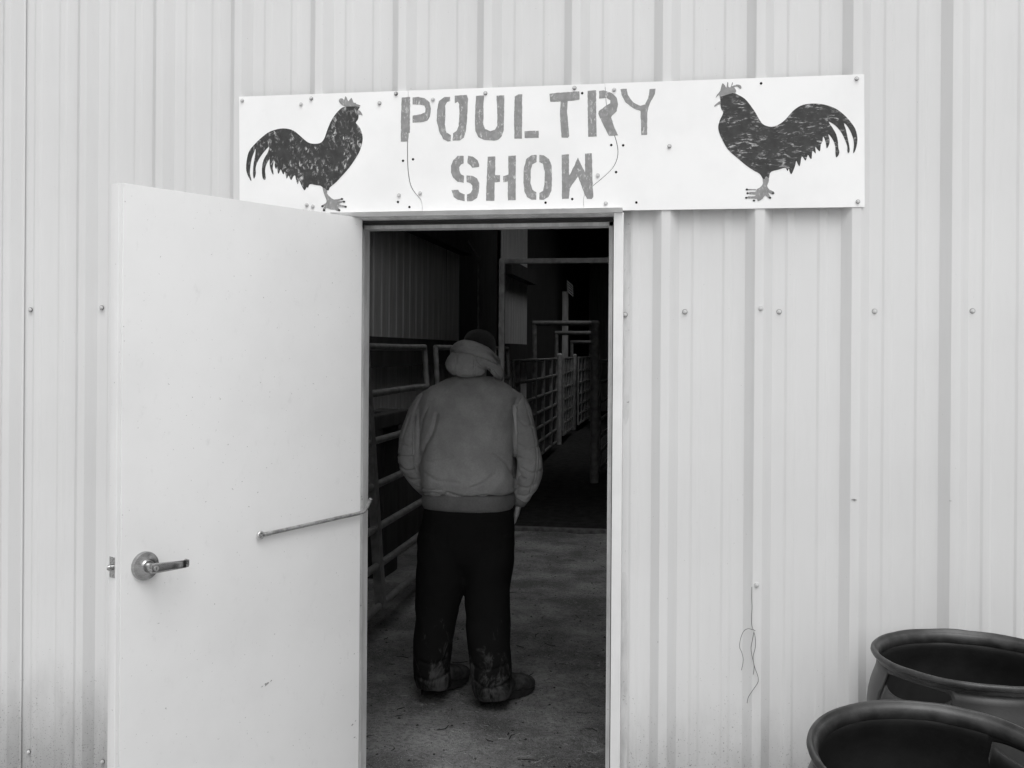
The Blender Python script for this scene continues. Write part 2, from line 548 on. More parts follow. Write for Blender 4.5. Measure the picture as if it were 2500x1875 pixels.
def prism_x(name, poly, x0, x1, mat, parent):
    bm = bmesh.new()
    a = [bm.verts.new((x0, y, z)) for y, z in poly]; b = [bm.verts.new((x1, y, z)) for y, z in poly]
    n = len(poly)
    for k in range(n): bm.faces.new((a[k], a[(k + 1) % n], b[(k + 1) % n], b[k]))
    bm.faces.new(a[::-1]); bm.faces.new(b)
    bmesh.ops.recalc_face_normals(bm, faces=bm.faces)
    return build(name, bm, mat, parent)
SIL = -0.085
HZD = on_y(1450, 518.5, -0.052).z                # lower lip of the drip cap
HZT = on_y(1450, 507.5, -0.068).z                # its upper edge, in front of the sign's foot
# hinge side: rebate then stop
prism_z('jamb', [(OX0 - 0.045, -0.012), (JL, -0.012), (JL, 0.046), (JLS, 0.046), (JLS, 0.11), (OX0 - 0.045, 0.11)], SIL, HZ + 0.016, MAT['frame'], fr)
prism_z('jamb', [(JR, -0.004), (OX1 + 0.045, -0.004), (OX1 + 0.045, 0.11), (JRS, 0.11), (JRS, 0.046), (JR, 0.046)], SIL, HZ + 0.016, MAT['frame'], fr)
prism_x('head', [(-0.004, HZ), (-0.004, HZ + 0.018), (0.11, HZ + 0.018), (0.11, HZS), (0.046, HZS), (0.046, HZ)], JL + 0.0005, JR - 0.0005, MAT['frame'], fr)
prism_x('black_strip', [(0.039, HZS + 0.0125), (0.039, HZ - 0.003), (0.0, HZ - 0.003), (0.0, HZ - 0.0005), (0.0455, HZ - 0.0005), (0.0455, HZS + 0.0125)], JL + 0.001, JR - 0.001, MAT['strip_black'], fr)  # black strip lining the back and underside of the head rebate
prism_z('black_strip', [(JR - 0.006, 0.036), (JR - 0.0005, 0.036), (JR - 0.0005, 0.0455), (JR - 0.006, 0.0455)], SIL, HZ - 0.012, MAT['strip_black'], fr)
# outside casing on the latch side, drip cap over the head
boxm('casing', (CA0, -0.046, SIL), (CA1, 0.0, HZD - 0.001), MAT['trim'], fr, 0.0012)
prism_x('head_casing', [(-0.022, HZ + 0.001), (-0.040, HZ + 0.010), (-0.040, HZD - 0.003), (-0.006, HZD - 0.003), (-0.006, HZ + 0.001)], JL - 0.04, CA0 - 0.0005, MAT['frame'], fr)
prism_x('drip_cap', [(-0.050, HZD), (-0.068, HZT), (-0.0665, HZT + 0.0012), (-0.047, HZD + 0.0016), (-0.036, HZD + 0.0016), (-0.036, HZD)], JL - 0.075, CA1 - 0.003, MAT['drip'], fr)
p = on_y(1492, 1288, -0.004)
boxm('strike_plate', (JR - 0.0018, 0.004, p.z - 0.045), (JR + 0.0012, 0.040, p.z + 0.045), MAT['screwd'], fr)

# ---- inner walls, girts, roof (parts of the barn)
def liner(x, y0, y1, z0, z1, facing=1, name='inner_panel'):
    bm = bmesh.new(); per = 0.2286; prof = [(0, 0), (0.07, 0), (0.085, 0.007), (0.115, 0.007), (0.13, 0)]
    Y = []; k = 0
    while True:
        stop = False
        for a, h in prof:
            yy = y0 + k * per + a
            if yy >= y1: stop = True; break
            Y.append((yy, h))
        if stop: break
        k += 1
    Y.append((y1, 0))
    prev = None
    for yy, h in Y:
        c = (bm.verts.new((x + facing * h, yy, z0)), bm.verts.new((x + facing * h, yy, z1)))
        if prev: bm.faces.new((prev[0], c[0], c[1], prev[1]))
        prev = c
    return build(name, bm, MAT['liner'], barn)
yA = on_x(1121, 700, XW).y; yB = on_x(1222, 700, XW).y; yC = on_x(1287, 700, XW).y
y = 0.12; 
while y < yA - 0.05:
    liner(XW, y + 0.010, min(y + 0.914, yA), -0.05, 4.2); y += 0.914
y = yB
while y < yC - 0.05:
    liner(XW, y + 0.010, min(y + 0.914, yC), -0.05, 4.2); y += 0.914
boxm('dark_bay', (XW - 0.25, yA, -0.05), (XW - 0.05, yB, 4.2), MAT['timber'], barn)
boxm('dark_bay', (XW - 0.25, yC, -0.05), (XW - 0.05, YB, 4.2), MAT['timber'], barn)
g0 = on_x(901, 821, XW + 0.12).z; g1 = on_x(901, 897, XW + 0.12).z
boxm('girt', (XW + 0.02, 0.12, g1), (XW + 0.14, yA, g0), MAT['timber'], barn)
g2 = on_x(1060, 585, XW + 0.12).z
boxm('girt', (XW + 0.02, 0.12, g2), (XW + 0.16, yA, g2 + 0.22), MAT['timber'], barn)
boxm('girt', (XW + 0.02, yB, g2), (XW + 0.16, yC, g2 + 0.2), MAT['timber'], barn)
boxm('girt', (XW + 0.02, yB, g1), (XW + 0.14, yC, g0), MAT['timber'], barn)
liner(XR, 0.12, YB, -0.05, 4.2, -1)
boxm('end_wall', (XW - 0.25, YB, -0.05), (XR, YB + 0.1, 5.6), MAT['liner'], barn)
XM = (XW + XR) / 2
def roof_z(x): return 4.15 + 1.35 * (1 - abs(x - XM) / (XM - XW + 0.4))
FILL_PANELS = [(-1.9, -0.9), (-0.4, 0.6), (1.1, 2.1)]      # clear roof panels added out of view to brighten the first bay
SK0, SK1 = 0.7, 3.9
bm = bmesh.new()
xs_ = sorted([XW - 0.4, XM, XR + 0.4] + [v for q in FILL_PANELS for v in q])
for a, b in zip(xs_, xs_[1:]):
    lit = any(abs(a - q[0]) < 1e-6 for q in FILL_PANELS)
    far = abs(a - FILL_PANELS[0][0]) < 1e-6
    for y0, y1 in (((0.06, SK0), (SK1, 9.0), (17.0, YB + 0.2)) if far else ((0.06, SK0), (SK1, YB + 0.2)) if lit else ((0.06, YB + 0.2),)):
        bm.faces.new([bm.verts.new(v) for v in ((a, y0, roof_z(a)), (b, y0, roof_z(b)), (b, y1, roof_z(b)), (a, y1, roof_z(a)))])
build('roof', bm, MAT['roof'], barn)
for a, b, SK0, SK1 in [(q[0], q[1], SK0, SK1) for q in FILL_PANELS] + [(FILL_PANELS[0][0], FILL_PANELS[0][1], 9.0, 17.0)]:  # the last is added to light the far pens
    bm = bmesh.new()
    bm.faces.new([bm.verts.new(v) for v in ((a - .03, SK0 - .03, roof_z(a - .03) + .02), (b + .03, SK0 - .03, roof_z(b + .03) + .02), (b + .03, SK1 + .03, roof_z(b + .03) + .02), (a - .03, SK1 + .03, roof_z(a - .03) + .02))])
    build('added_skylight', bm, MAT['clear'], barn)
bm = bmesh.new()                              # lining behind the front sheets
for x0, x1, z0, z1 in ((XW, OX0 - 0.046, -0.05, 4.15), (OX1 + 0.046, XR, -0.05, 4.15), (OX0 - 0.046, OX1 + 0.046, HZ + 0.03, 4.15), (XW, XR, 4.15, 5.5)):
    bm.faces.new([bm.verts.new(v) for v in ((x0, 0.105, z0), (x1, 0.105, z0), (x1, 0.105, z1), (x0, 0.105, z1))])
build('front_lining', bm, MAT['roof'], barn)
bm = bmesh.new()                              # outer skin of the hidden side walls
for x in (XW - 0.3, XR + 0.06):
    spans = ((0.0, YB),)
    for a, b in spans: bm.faces.new([bm.verts.new(v) for v in ((x, a, -0.05), (x, b, -0.05), (x, b, 4.4), (x, a, 4.4))])
build('side_cladding', bm, MAT['wall'], barn)

# ================================================================== DOOR LEAF
HX = on_y(884.7, 532.5, -0.020)
HINGE = Vector((HX.x, -0.020, 0.012))
free = on_z(291.6, 445, HX.z)
DW = (Vector((free.x, free.y)) - Vector((HX.x, -0.02))).length
DU = Vector((free.x - HX.x, free.y + 0.02, 0)).normalized()      # hinge -> free edge
DN = Vector((-DU.y, DU.x, 0))                                     # face we see
if DN.dot(CAM - HINGE) < 0: DN = -DN
DTOP = HX.z
TH = 0.044
door = thing('door', 'white steel entry door swung open against the barn wall', 'door', HINGE)
def dp(u, n, z): return Vector((HINGE.x, HINGE.y, 0)) + DU * u + DN * n + U0 * z
def dbox(name, u0, u1, n0, n1, z0, z1, mat, parent, bev=0.0):
    bm = bmesh.new()
    vs = box(bm, (u0, n0, z0), (u1, n1, z1), bev)
    for v in bm.verts: v.co = dp(v.co.x, v.co.y, v.co.z)
    bmesh.ops.recalc_face_normals(bm, faces=bm.faces)
    return build(name, bm, mat, parent, 40 if bev else None)
leaf = dbox('leaf', 0.0, DW - 0.012, -TH, 0.0, 0.012, DTOP, MAT['door'], door, 0.0015)
dbox('edge_channel', DW - 0.0118, DW, -TH + 0.001, -0.0035, 0.012, DTOP - 0.001, MAT['door'], door, 0.001)
# latch
p = on_plane(283, 1387, dp(DW, 0, 0), DU); zl = p.z
lt = dbox('latch_plate', DW - 0.0005, DW + 0.0016, -TH * 0.5 - 0.013, -TH * 0.5 + 0.013, zl - 0.029, zl + 0.029, MAT['steel'], door)
bm = bmesh.new(); tube(bm, [dp(DW, -TH / 2, zl), dp(DW + 0.011, -TH / 2, zl), dp(DW + 0.014, -TH / 2 - 0.003, zl)], [0.0085, 0.0085, 0.006], 14)
build('latch_bolt', bm, MAT['steel'], lt, 40)
for s in (-1, 1):
    bm = bmesh.new(); tube(bm, [dp(DW + 0.001, -TH / 2, zl + s * 0.022), dp(DW + 0.0028, -TH / 2, zl + s * 0.022)], 0.0036, 10)
    build('latch_screw', bm, MAT['screwd'], lt, 40)
# lever set
pr = on_plane(352, 1381, dp(0, 0, 0), DN)
ur = (pr - dp(0, 0, 0)).dot(DU); zr = pr.z
rose = None
bm = bmesh.new()
pf = [(0.0410, 0.0), (0.0412, 0.008), (0.0395, 0.0125), (0.033, 0.0145), (0.022, 0.0165), (0.0185, 0.0190), (0.0165, 0.0225)]
n = 56; rings = []
for r_, h_ in pf:
    rings.append([bm.verts.new(dp(ur + r_ * math.cos(2 * math.pi * k / n), h_, zr + r_ * math.sin(2 * math.pi * k / n))) for k in range(n)])
for a, b in zip(rings, rings[1:]):
    for k in range(n): bm.faces.new((a[k], a[(k + 1) % n], b[(k + 1) % n], b[k]))
bm.faces.new(rings[-1]); bmesh.ops.recalc_face_normals(bm, faces=bm.faces)
hd = build('lever_handle', bm, MAT['steel'], door, 35)
bm = bmesh.new()
tube(bm, [dp(ur, 0.018, zr), dp(ur, 0.056, zr), dp(ur, 0.060, zr)], [0.0135, 0.0135, 0.0115], 28)
build('spindle', bm, MAT['steel'], hd, 40)
# lever bar: sections along -u (towards the hinge)
bm = bmesh.new()
secs = []
for t_, n_, hh, th_ in ((0.013, 0.055, 0.0125, 0.006), (0.0, 0.0555, 0.0150, 0.006), (-0.02, 0.0565, 0.0140, 0.0055), (-0.05, 0.0575, 0.0128, 0.005), (-0.085, 0.0570, 0.0114, 0.0048), (-0.106, 0.0550, 0.0108, 0.0048), (-0.112, 0.0490, 0.0104, 0.0046), (-0.113, 0.034, 0.0100, 0.0042)):
    secs.append((dp(ur + t_, n_, zr + 0.0006 * (t_ / 0.02)), U0 * hh, DN * th_ if t_ > -0.106 else DU * th_))
loft(bm, secs, 24, 4.0)
bmesh.ops.recalc_face_normals(bm, faces=bm.faces)
build('lever', bm, MAT['steel'], hd, 40)
bm = bmesh.new(); tube(bm, [dp(ur, 0.056, zr), dp(ur, 0.0632, zr)], 0.0078, 20); build('lock_cylinder', bm, MAT['zinc'], hd, 40)
bm = bmesh.new(); box(bm, (-0.0008, 0.0630, -0.004), (0.0008, 0.0636, 0.004))
for v in bm.verts: v.co = dp(ur + v.co.x, v.co.y, zr + v.co.z)
build('key_slot', bm, MAT['hole'], hd)
# hold-open rod screwed to the door
a = on_plane(640, 1306, dp(0, 0.010, 0), DN); b = on_plane(888, 1250.5, dp(0, 0.014, 0), DN); c = on_plane(896, 1238, dp(0, 0.030, 0), DN); d = on_plane(905, 1218, dp(0, 0.050, 0), DN)
pts = [a, a.lerp(b, 0.25), a.lerp(b, 0.5), a.lerp(b, 0.8), a.lerp(b, 0.97), b.lerp(c, 0.3), c, d]
bm = bmesh.new(); tube(bm, catmull(pts, False, 5), 0.0062, 14); hr = build('hook_rod', bm, MAT['rod'], door, 60)
bm = bmesh.new()
ax = (b - a).normalized()
for k in range(9):   # threads
    c0 = a + ax * (0.008 + 0.0028 * k); tube(bm, [c0, c0 + ax * 0.0014], 0.0071, 14)
build('thread', bm, MAT['zinc'], hr)
bm = bmesh.new()
e = a - ax * 0.006
pts = [e + (ax * math.cos(q) + (DN.cross(ax)) * math.sin(q)) * 0.0095 for q in [2 * math.pi * k / 20 for k in range(20)]]
tube(bm, pts + [pts[0], pts[1]], 0.0042, 10, False)
build('eye', bm, MAT['zinc'], hr, 60)
bm = bmesh.new(); tube(bm, [dp(0, 0, 0) + DU * (e - dp(0, 0, 0)).dot(DU) + U0 * e.z, e + DN * 0.006], 0.0042, 12); build('eye_screw', bm, MAT['zinc'], hr, 40)
# hinges
for z in (0.28, 1.08, 1.90):
    bm = bmesh.new(); tube(bm, [dp(-0.004, -TH - 0.004, z - 0.055), dp(-0.004, -TH - 0.004, z + 0.055)], 0.007, 12); build('hinge', bm, MAT['zinc'], door, 40)
# chips in the paint
for px, py, s in ((650, 1670, 0.013), (640, 1676, 0.006), (662, 1662, 0.006), (860, 1770, 0.008), (868, 1760, 0.005), (866, 1800, 0.006), (590, 1410, 0.002)):
    p = on_plane(px, py, dp(0, 0.0006, 0), DN); u = (p - dp(0, 0, 0)).dot(DU)
    bm = bmesh.new(); vs = []
    m_ = 11
    for k in range(m_):
        q = 2 * math.pi * k / m_; rr = s * random.uniform(0.35, 1.0)
        vs.append(bm.verts.new(dp(u + rr * math.cos(q) * (0.9), 0.0006, p.z + rr * math.sin(q) * 0.5 + rr * math.cos(q) * -0.25)))
    bm.faces.new(vs); build('paint_chip', bm, MAT['screwd'], door)

# ================================================================== SIGN
SY = -0.0405                              # front of the sign board, fixed across the rib tops
ctl, ctr = on_y(583.5, 236, SY), on_y(2110, 181, SY)
cbr, cbl = on_y(2111, 505, SY), on_y(585, 527, SY)
sign = thing('sign', 'long white board lettered POULTRY SHOW between two painted roosters', 'sign', (cbl.x, SY, cbl.z))
cl_px = lambda P: [(940 + x / 3.0722, 180 + y / 3.0722) for x, y in P]
crackL = cl_px([(174, 108), (174, 200), (176, 250), (174, 330), (171, 440), (168, 560), (170, 680), (177, 760), (190, 830), (212, 875), (240, 912), (268, 945), (276, 975), (281, 1022)])
crackR = cl_px([(1646, 62), (1652, 120), (1657, 200), (1664, 260), (1683, 330), (1712, 430), (1738, 520), (1747, 585), (1738, 645), (1708, 705), (1650, 765), (1570, 832), (1520, 872), (1494, 915), (1488, 960), (1493, 1010)])
def spts(P): return [on_y(x, y, SY) for x, y in P]
def board(poly):
    bm = bmesh.new()
    P = [Vector((p.x, SY, p.z)) for p in poly]
    f = [bm.verts.new(p) for p in P]; b = [bm.verts.new(p + Vector((0, 0.0052, 0))) for p in P]
    for tri in tessellate_polygon([[(p.x, p.z, 0) for p in P]]):
        bm.faces.new([f[i] for i in tri]); bm.faces.new([b[i] for i in tri])
    n = len(P)
    for k in range(n): bm.faces.new((f[k], f[(k + 1) % n], b[(k + 1) % n], b[k]))
    bmesh.ops.recalc_face_normals(bm, faces=bm.faces)
    return bm
CL = [Vector((p.x, SY, p.z)) for p in catmull([(q.x, 0, q.z) for q in spts(crackL)], False, 3)]
CR = [Vector((p.x, SY, p.z)) for p in catmull([(q.x, 0, q.z) for q in spts(crackR)], False, 3)]
def lerp_top(x): t = (x - ctl.x) / (ctr.x - ctl.x); return ctl.z + (ctr.z - ctl.z) * t
def lerp_bot(x): t = (x - cbl.x) / (cbr.x - cbl.x); return cbl.z + (cbr.z - cbl.z) * t
CL[0].z = lerp_top(CL[0].x); CR[0].z = lerp_top(CR[0].x); CL[-1].z = lerp_bot(CL[-1].x); CR[-1].z = lerp_bot(CR[-1].x)
def gap(P, w0, w1, s):      # crack edge shifted sideways, opening downwards
    out = []
    for i, p in enumerate(P):
        t = i / (len(P) - 1); q = P[min(i + 1, len(P) - 1)] - P[max(i - 1, 0)]
        nrm = Vector((-q.z, 0, q.x)).normalized()
        if nrm.x < 0: nrm = -nrm
        out.append(p + nrm * s * (w0 + (w1 - w0) * math.sin(math.pi * min(1, t * 1.1)) ) / 2)
    return out
build('board', board([ctl] + gap(CL, .0012, .0030, -1) + [cbl]), MAT['sign'], sign)
build('board', board(gap(CL, .0012, .0030, 1) + gap(CR, .0012, .0022, -1)[::-1]), MAT['sign'], sign)
build('board', board(gap(CR, .0012, .0022, 1) + [cbr, ctr]), MAT['sign'], sign)
bm = bmesh.new(); bm.faces.new([bm.verts.new((p.x, SY + 0.0056, p.z)) for p in (ctl + Vector((.01, 0, -.01)), ctr + Vector((-.01, 0, -.01)), cbr + Vector((-.01, 0, .012)), cbl + Vector((.01, 0, .012)))])
build('backing', bm, MAT['crack'], sign)

def decal(name, pts_px, mat, parent, off=0.0006, smooth=0, rough=0.0):
    P = [on_y(x, y, SY - off) for x, y in pts_px]
    P = [Vector((p.x, p.z, 0)) for p in P]
    if smooth: P = catmull(P, True, smooth)
    if rough:                              # brush-ragged edge
        Q = []
        for i, p in enumerate(P):
            q = P[(i + 1) % len(P)]; L = (q - p).length; m_ = max(1, int(L / 0.006))
            for k in range(m_):
                c_ = p.lerp(q, k / m_)
                d_ = (q - p).normalized() if L > 0 else Vector((1, 0, 0))
                Q.append(c_ + Vector((-d_.y, d_.x, 0)) * rough * noise.noise((c_.x * 90, c_.y * 90, 4.0)))
        P = Q
    bm = bmesh.new()
    f = [bm.verts.new((p.x, SY - off, p.y)) for p in P]; b = [bm.verts.new((p.x, SY - off + 0.0005, p.y)) for p in P]
    for tri in tessellate_polygon([P]): 
        try: bm.faces.new([f[i] for i in tri])
        except ValueError: pass
    n = len(P)
    for k in range(n): bm.faces.new((f[k], f[(k + 1) % n], b[(k + 1) % n], b[k]))
    bmesh.ops.recalc_face_normals(bm, faces=bm.faces)
    for fc in bm.faces:
        if len(fc.verts) == 3 and fc.normal.y > 0: fc.normal_flip()
    return build(name, bm, mat, parent)

LET = [
 [(125,178),(188,174),(187,300),(186,440),(179,450),(170,508),(118,509),(118,400),(120,300)],
 [(207,178),(250,174),(300,184),(335,215),(344,262),(337,320),(318,352),(270,364),(207,367),(207,315),(270,303),(300,290),(304,262),(295,238),(265,232),(207,230)],
 [(488,172),(445,175),(405,205),(390,270),(388,350),(405,430),(435,490),(470,508),(493,505),(493,460),(460,440),(448,380),(452,300),(452,240),(465,212),(488,205)],
 [(523,165),(615,158),(622,190),(616,330),(606,430),(592,480),(560,500),(508,502),(510,448),(535,430),(552,390),(558,300),(556,230),(545,208),(523,222)],
 [(683,165),(742,163),(738,250),(737,380),(750,415),(790,430),(825,420),(842,390),(842,280),(836,165),(895,162),(893,300),(890,420),(878,465),(850,495),(815,502),(740,495),(700,475),(678,430),(674,370),(677,250)],
 [(972,172),(1000,156),(1029,154),(1028,300),(1027,486),(970,487),(968,330)],
 [(1047,430),(1152,427),(1153,480),(1047,482)],
 [(1233,150),(1300,142),(1458,132),(1460,195),(1368,205),(1366,290),(1382,470),(1370,480),(1325,478),(1317,400),(1312,300),(1316,208),(1240,210)],
 [(1520,128),(1584,124),(1583,300),(1588,470),(1524,473),(1520,300)],
 [(1605,130),(1640,124),(1700,145),(1738,180),(1748,230),(1738,280),(1695,325),(1720,400),(1748,462),(1680,466),(1640,390),(1600,300),(1603,280),(1655,240),(1690,222),(1690,200),(1660,180),(1607,186)],
 [(1766,115),(1812,113),(1822,160),(1860,215),(1915,240),(1950,230),(1975,180),(1985,115),(2030,112),(2025,150),(1985,225),(1968,280),(1966,458),(1922,460),(1916,280),(1860,258),(1805,215),(1775,160)],
 [(590,615),(545,617),(510,650),(495,690),(495,740),(510,780),(545,810),(590,818),(592,765),(570,755),(558,725),(556,700),(570,680),(590,672)],
 [(622,615),(660,622),(695,650),(706,680),(706,698),(655,704),(640,685),(617,670)],
 [(611,762),(650,765),(690,785),(708,820),(705,880),(690,930),(655,955),(614,957),(614,905),(640,895),(655,870),(655,840),(640,820),(611,812)],
 [(499,872),(548,870),(560,890),(597,905),(597,957),(545,945),(515,925)],
 [(770,622),(827,620),(826,760),(862,760),(862,810),(822,815),(820,953),(757,953)],
 [(925,617),(981,613),(980,800),(980,947),(921,950),(921,808),(886,812),(886,768),(925,757)],
 [(1137,608),(1095,612),(1060,640),(1042,700),(1038,800),(1045,880),(1065,925),(1100,945),(1134,945),(1134,890),(1105,870),(1092,820),(1094,720),(1105,680),(1137,662)],
 [(1158,608),(1190,612),(1230,640),(1250,690),(1252,800),(1248,880),(1225,925),(1190,945),(1158,945),(1158,895),(1185,880),(1196,830),(1197,730),(1185,675),(1158,662)],
 [(1325,608),(1380,604),(1380,720),(1383,762),(1420,690),(1447,628),(1470,680),(1500,740),(1500,600),(1551,596),(1555,740),(1558,850),(1562,925),(1550,940),(1515,938),(1495,900),(1470,830),(1447,770),(1420,810),(1385,860),(1378,937),(1327,940)],
]
for P in LET:
    decal('letter_stroke', cl_px(P), MAT['red'], sign, 0.0006, 0, 0.0013)
zl2 = lambda P: [(560 + x / 4.424, 200 + y / 4.424) for x, y in P]
zr2 = lambda P: [(1640 + x / 4.424, 160 + y / 4.424) for x, y in P]
body_l = [(1250,268),(1190,300),(1130,370),(1085,450),(1050,540),(1020,620),(975,662),(890,666),(830,640),(750,570),(690,525),(620,505),(545,505),(440,535),(360,590),(280,665),(215,745),(190,830),(180,930),(195,1000),(230,1066),(236,1055),(222,990),(225,920),(240,830),(270,750),(282,722),(280,780),(262,880),(255,980),(262,1040),(275,1030),(285,985),(283,930),(300,870),(340,800),(400,725),(430,702),(415,760),(375,830),(355,900),(352,990),(365,1050),(390,1052),(392,1020),(385,960),(395,900),(420,850),(435,838),(435,890),(450,960),(472,1000),(475,980),(468,920),(478,870),(488,857),(490,910),(505,940),(515,920),(525,990),(540,975),(555,945),(575,990),(588,995),(597,970),(610,1010),(620,1045),(640,1010),(665,1060),(690,1020),(710,1010),(720,1060),(738,1105),(752,1065),(775,1110),(810,1170),(835,1135),(848,1143),(870,1105),(940,1115),(985,1122),(1020,1150),(1050,1170),(1075,1168),(1085,1140),(1150,1085),(1220,1010),(1290,930),(1360,830),(1410,740),(1435,650),(1438,590),(1420,520),(1390,470),(1365,440),(1390,400),(1395,350),(1390,300),(1400,268)]
comb_l = [(1250,266),(1200,235),(1182,205),(1190,182),(1220,178),(1240,195),(1250,158),(1265,165),(1285,210),(1318,170),(1340,222),(1365,225),(1370,238),(1412,252),(1405,266),(1330,262)]
beak_l = [(1370,322),(1398,305),(1425,330),(1440,365),(1420,355),(1385,352)]
foot_l = [(1005,1140),(1055,1172),(1055,1205),(1085,1240),(1130,1270),(1205,1260),(1210,1272),(1165,1290),(1225,1285),(1228,1298),(1180,1320),(1245,1335),(1248,1355),(1175,1352),(1190,1375),(1170,1395),(1140,1380),(1090,1375),(1050,1360),(1020,1385),(1010,1370),(1035,1335),(1000,1345),(1003,1330),(1040,1310),(1050,1280),(1030,1230)]
nail_l = [(1215,1264),(1237,1293),(1255,1348),(1185,1385),(1005,1342),(1022,1385)]
body_r = [(665,297),(720,318),(790,360),(850,430),(905,510),(950,590),(995,640),(1080,662),(1160,635),(1230,580),(1310,490),(1390,435),(1480,413),(1580,412),(1680,430),(1780,470),(1870,540),(1940,620),(1985,690),(2005,780),(2000,850),(1985,910),(1965,945),(1960,930),(1968,860),(1960,790),(1930,710),(1890,645),(1860,624),(1880,690),(1900,780),(1918,870),(1922,920),(1910,945),(1898,930),(1895,870),(1870,800),(1830,720),(1770,650),(1695,606),(1735,670),(1775,740),(1795,820),(1800,890),(1810,930),(1800,970),(1775,990),(1768,940),(1765,870),(1740,800),(1692,740),(1705,800),(1700,850),(1675,893),(1665,840),(1650,790),(1634,768),(1628,820),(1610,855),(1600,925),(1570,900),(1550,880),(1555,950),(1520,920),(1510,1005),(1490,995),(1470,965),(1445,1025),(1405,980),(1385,1080),(1365,1070),(1345,1030),(1330,1090),(1295,1170),(1275,1150),(1265,1110),(1250,1140),(1225,1105),(1150,1125),(1090,1140),(1060,1165),(1050,1215),(1020,1200),(1000,1230),(980,1215),(950,1170),(880,1130),(800,1075),(710,1000),(610,910),(550,810),(515,730),(502,660),(520,590),(555,510),(535,470),(525,420),(525,370),(520,340),(560,310)]
comb_r = [(520,338),(512,312),(475,350),(490,315),(525,270),(545,192),(575,215),(590,240),(600,180),(612,190),(610,225),(635,235),(655,178),(660,200),(645,225),(700,205),(745,215),(752,245),(735,250),(710,225),(675,235),(695,265),(690,290),(663,295),(600,313)]
beak_r = [(522,385),(490,405),(463,430),(462,445),(500,422),(526,415)]
foot_r = [(980,1217),(1000,1232),(1020,1205),(1050,1218),(1045,1260),(1030,1300),(1055,1340),(1100,1360),(1105,1385),(1080,1390),(1040,1370),(1060,1405),(1075,1430),(1050,1435),(1010,1400),(980,1440),(930,1465),(920,1440),(860,1435),(820,1432),(822,1412),(890,1412),(905,1395),(840,1390),(840,1365),(900,1365),(905,1345),(830,1345),(830,1333),(920,1333),(965,1305),(985,1270)]
nail_r = [(812,1338),(820,1378),(805,1428),(888,1458),(1095,1378),(1062,1428)]
for mp, bd, cb, bk, ft, nl, bmat in ((zl2, body_l, comb_l, beak_l, foot_l, nail_l, 'black'), (zr2, body_r, comb_r, beak_r, foot_r, nail_r, 'black2')):
    ro = decal('rooster_painting', mp(bd), MAT[bmat], sign, 0.0008, 3)
    decal('comb', mp(cb), MAT['red'], ro, 0.0012, 2)
    decal('beak', mp(bk), MAT['red'], ro, 0.0012, 2)
    decal('foot', mp(ft), MAT['red'], ro, 0.0012, 2)
    for x, y in nl:
        decal('claw', mp([(x + 13 * math.cos(q) * 1.1, y + 11 * math.sin(q)) for q in [k * math.pi / 4 for k in range(8)]]), MAT['nail'], ro, 0.0016)
S_SCREW = screw_mesh('sign_screw', 0.0066, 0.0055); S_SCREW.materials.append(MAT['washer']); S_SCREW.materials.append(MAT['screw'])
S_SCREWL = screw_mesh('pale_sign_screw', 0.0066, 0.0045); S_SCREWL.materials.append(MAT['zinc']); S_SCREWL.materials.append(MAT['screw'])
sc_px = [(c, S_SCREW) for c in cl_px([(84,150),(753,146),(1421,107),(2133,544)])] + [(c, S_SCREWL) for c in cl_px([(360,194),(1719,120),(1596,762),(105,912),(264,897),(1656,972)])]
sc_px += [(c, S_SCREW) for c in zl2([(885,180),(1622,230),(1800,128)])] + [(c, S_SCREWL) for c in zl2([(775,243),(838,1328),(903,1345),(140,203)])] + [(c, S_SCREW) for c in zr2([(1997,143),(2010,1470)])]
for (x, y), me in sc_px:
    p = on_y(x, y, SY)
    o = link('screw', me, None, sign, (p.x, SY - 0.0016, p.z)); o.rotation_euler = (0, random.random() * 3, 0)
HOLE = bpy.data.meshes.new('screw_hole')
bm = bmesh.new(); tube(bm, [(0, -0.0004, 0), (0, 0.001, 0)], 0.0042, 14); bm.to_mesh(HOLE); bm.free(); HOLE.materials.append(MAT['hole'])
for x, y in cl_px([(135,653),(210,642),(97,962),(183,1000),(1479,146),(1697,535),(1786,537),(1733,738),(1204,967),(1404,940),(1885,966)]) + zr2([(965,193)]):
    p = on_y(x, y, SY); link('screw_hole', HOLE, None, sign, (p.x, SY - 0.0002, p.z))

# ================================================================== WIRE HANGING FROM A WALL SCREW
WY = -0.045
z6 = lambda P: [on_y(1500 + x / 4.916, 1500 + y / 4.916, WY) for x, y in P]
wire_root = on_y(1841, 1436, WY)
bm = bmesh.new()
for P in ([(1650,-330),(1648,-200),(1652,-80),(1645,40),(1648,120),(1665,180),(1692,196)], [(1688,194),(1640,178),(1600,172),(1550,205),(1515,290),(1503,390),(1530,460),(1546,540),(1538,610),(1525,670)],
          [(1672,205),(1692,290),(1690,400),(1665,510),(1680,620),(1715,720),(1727,780),(1715,830),(1640,940),(1605,1000),(1593,1065)], [(1674,215),(1655,310),(1640,400),(1648,480),(1668,570),(1677,640),(1667,722)]):
    tube(bm, catmull(z6(P), False, 6), 0.00085, 6)
tag(build('wire', bm, MAT['wire'], None, 180), 'thin frayed wire dangling from a screw on the ribbed wall', 'wire')

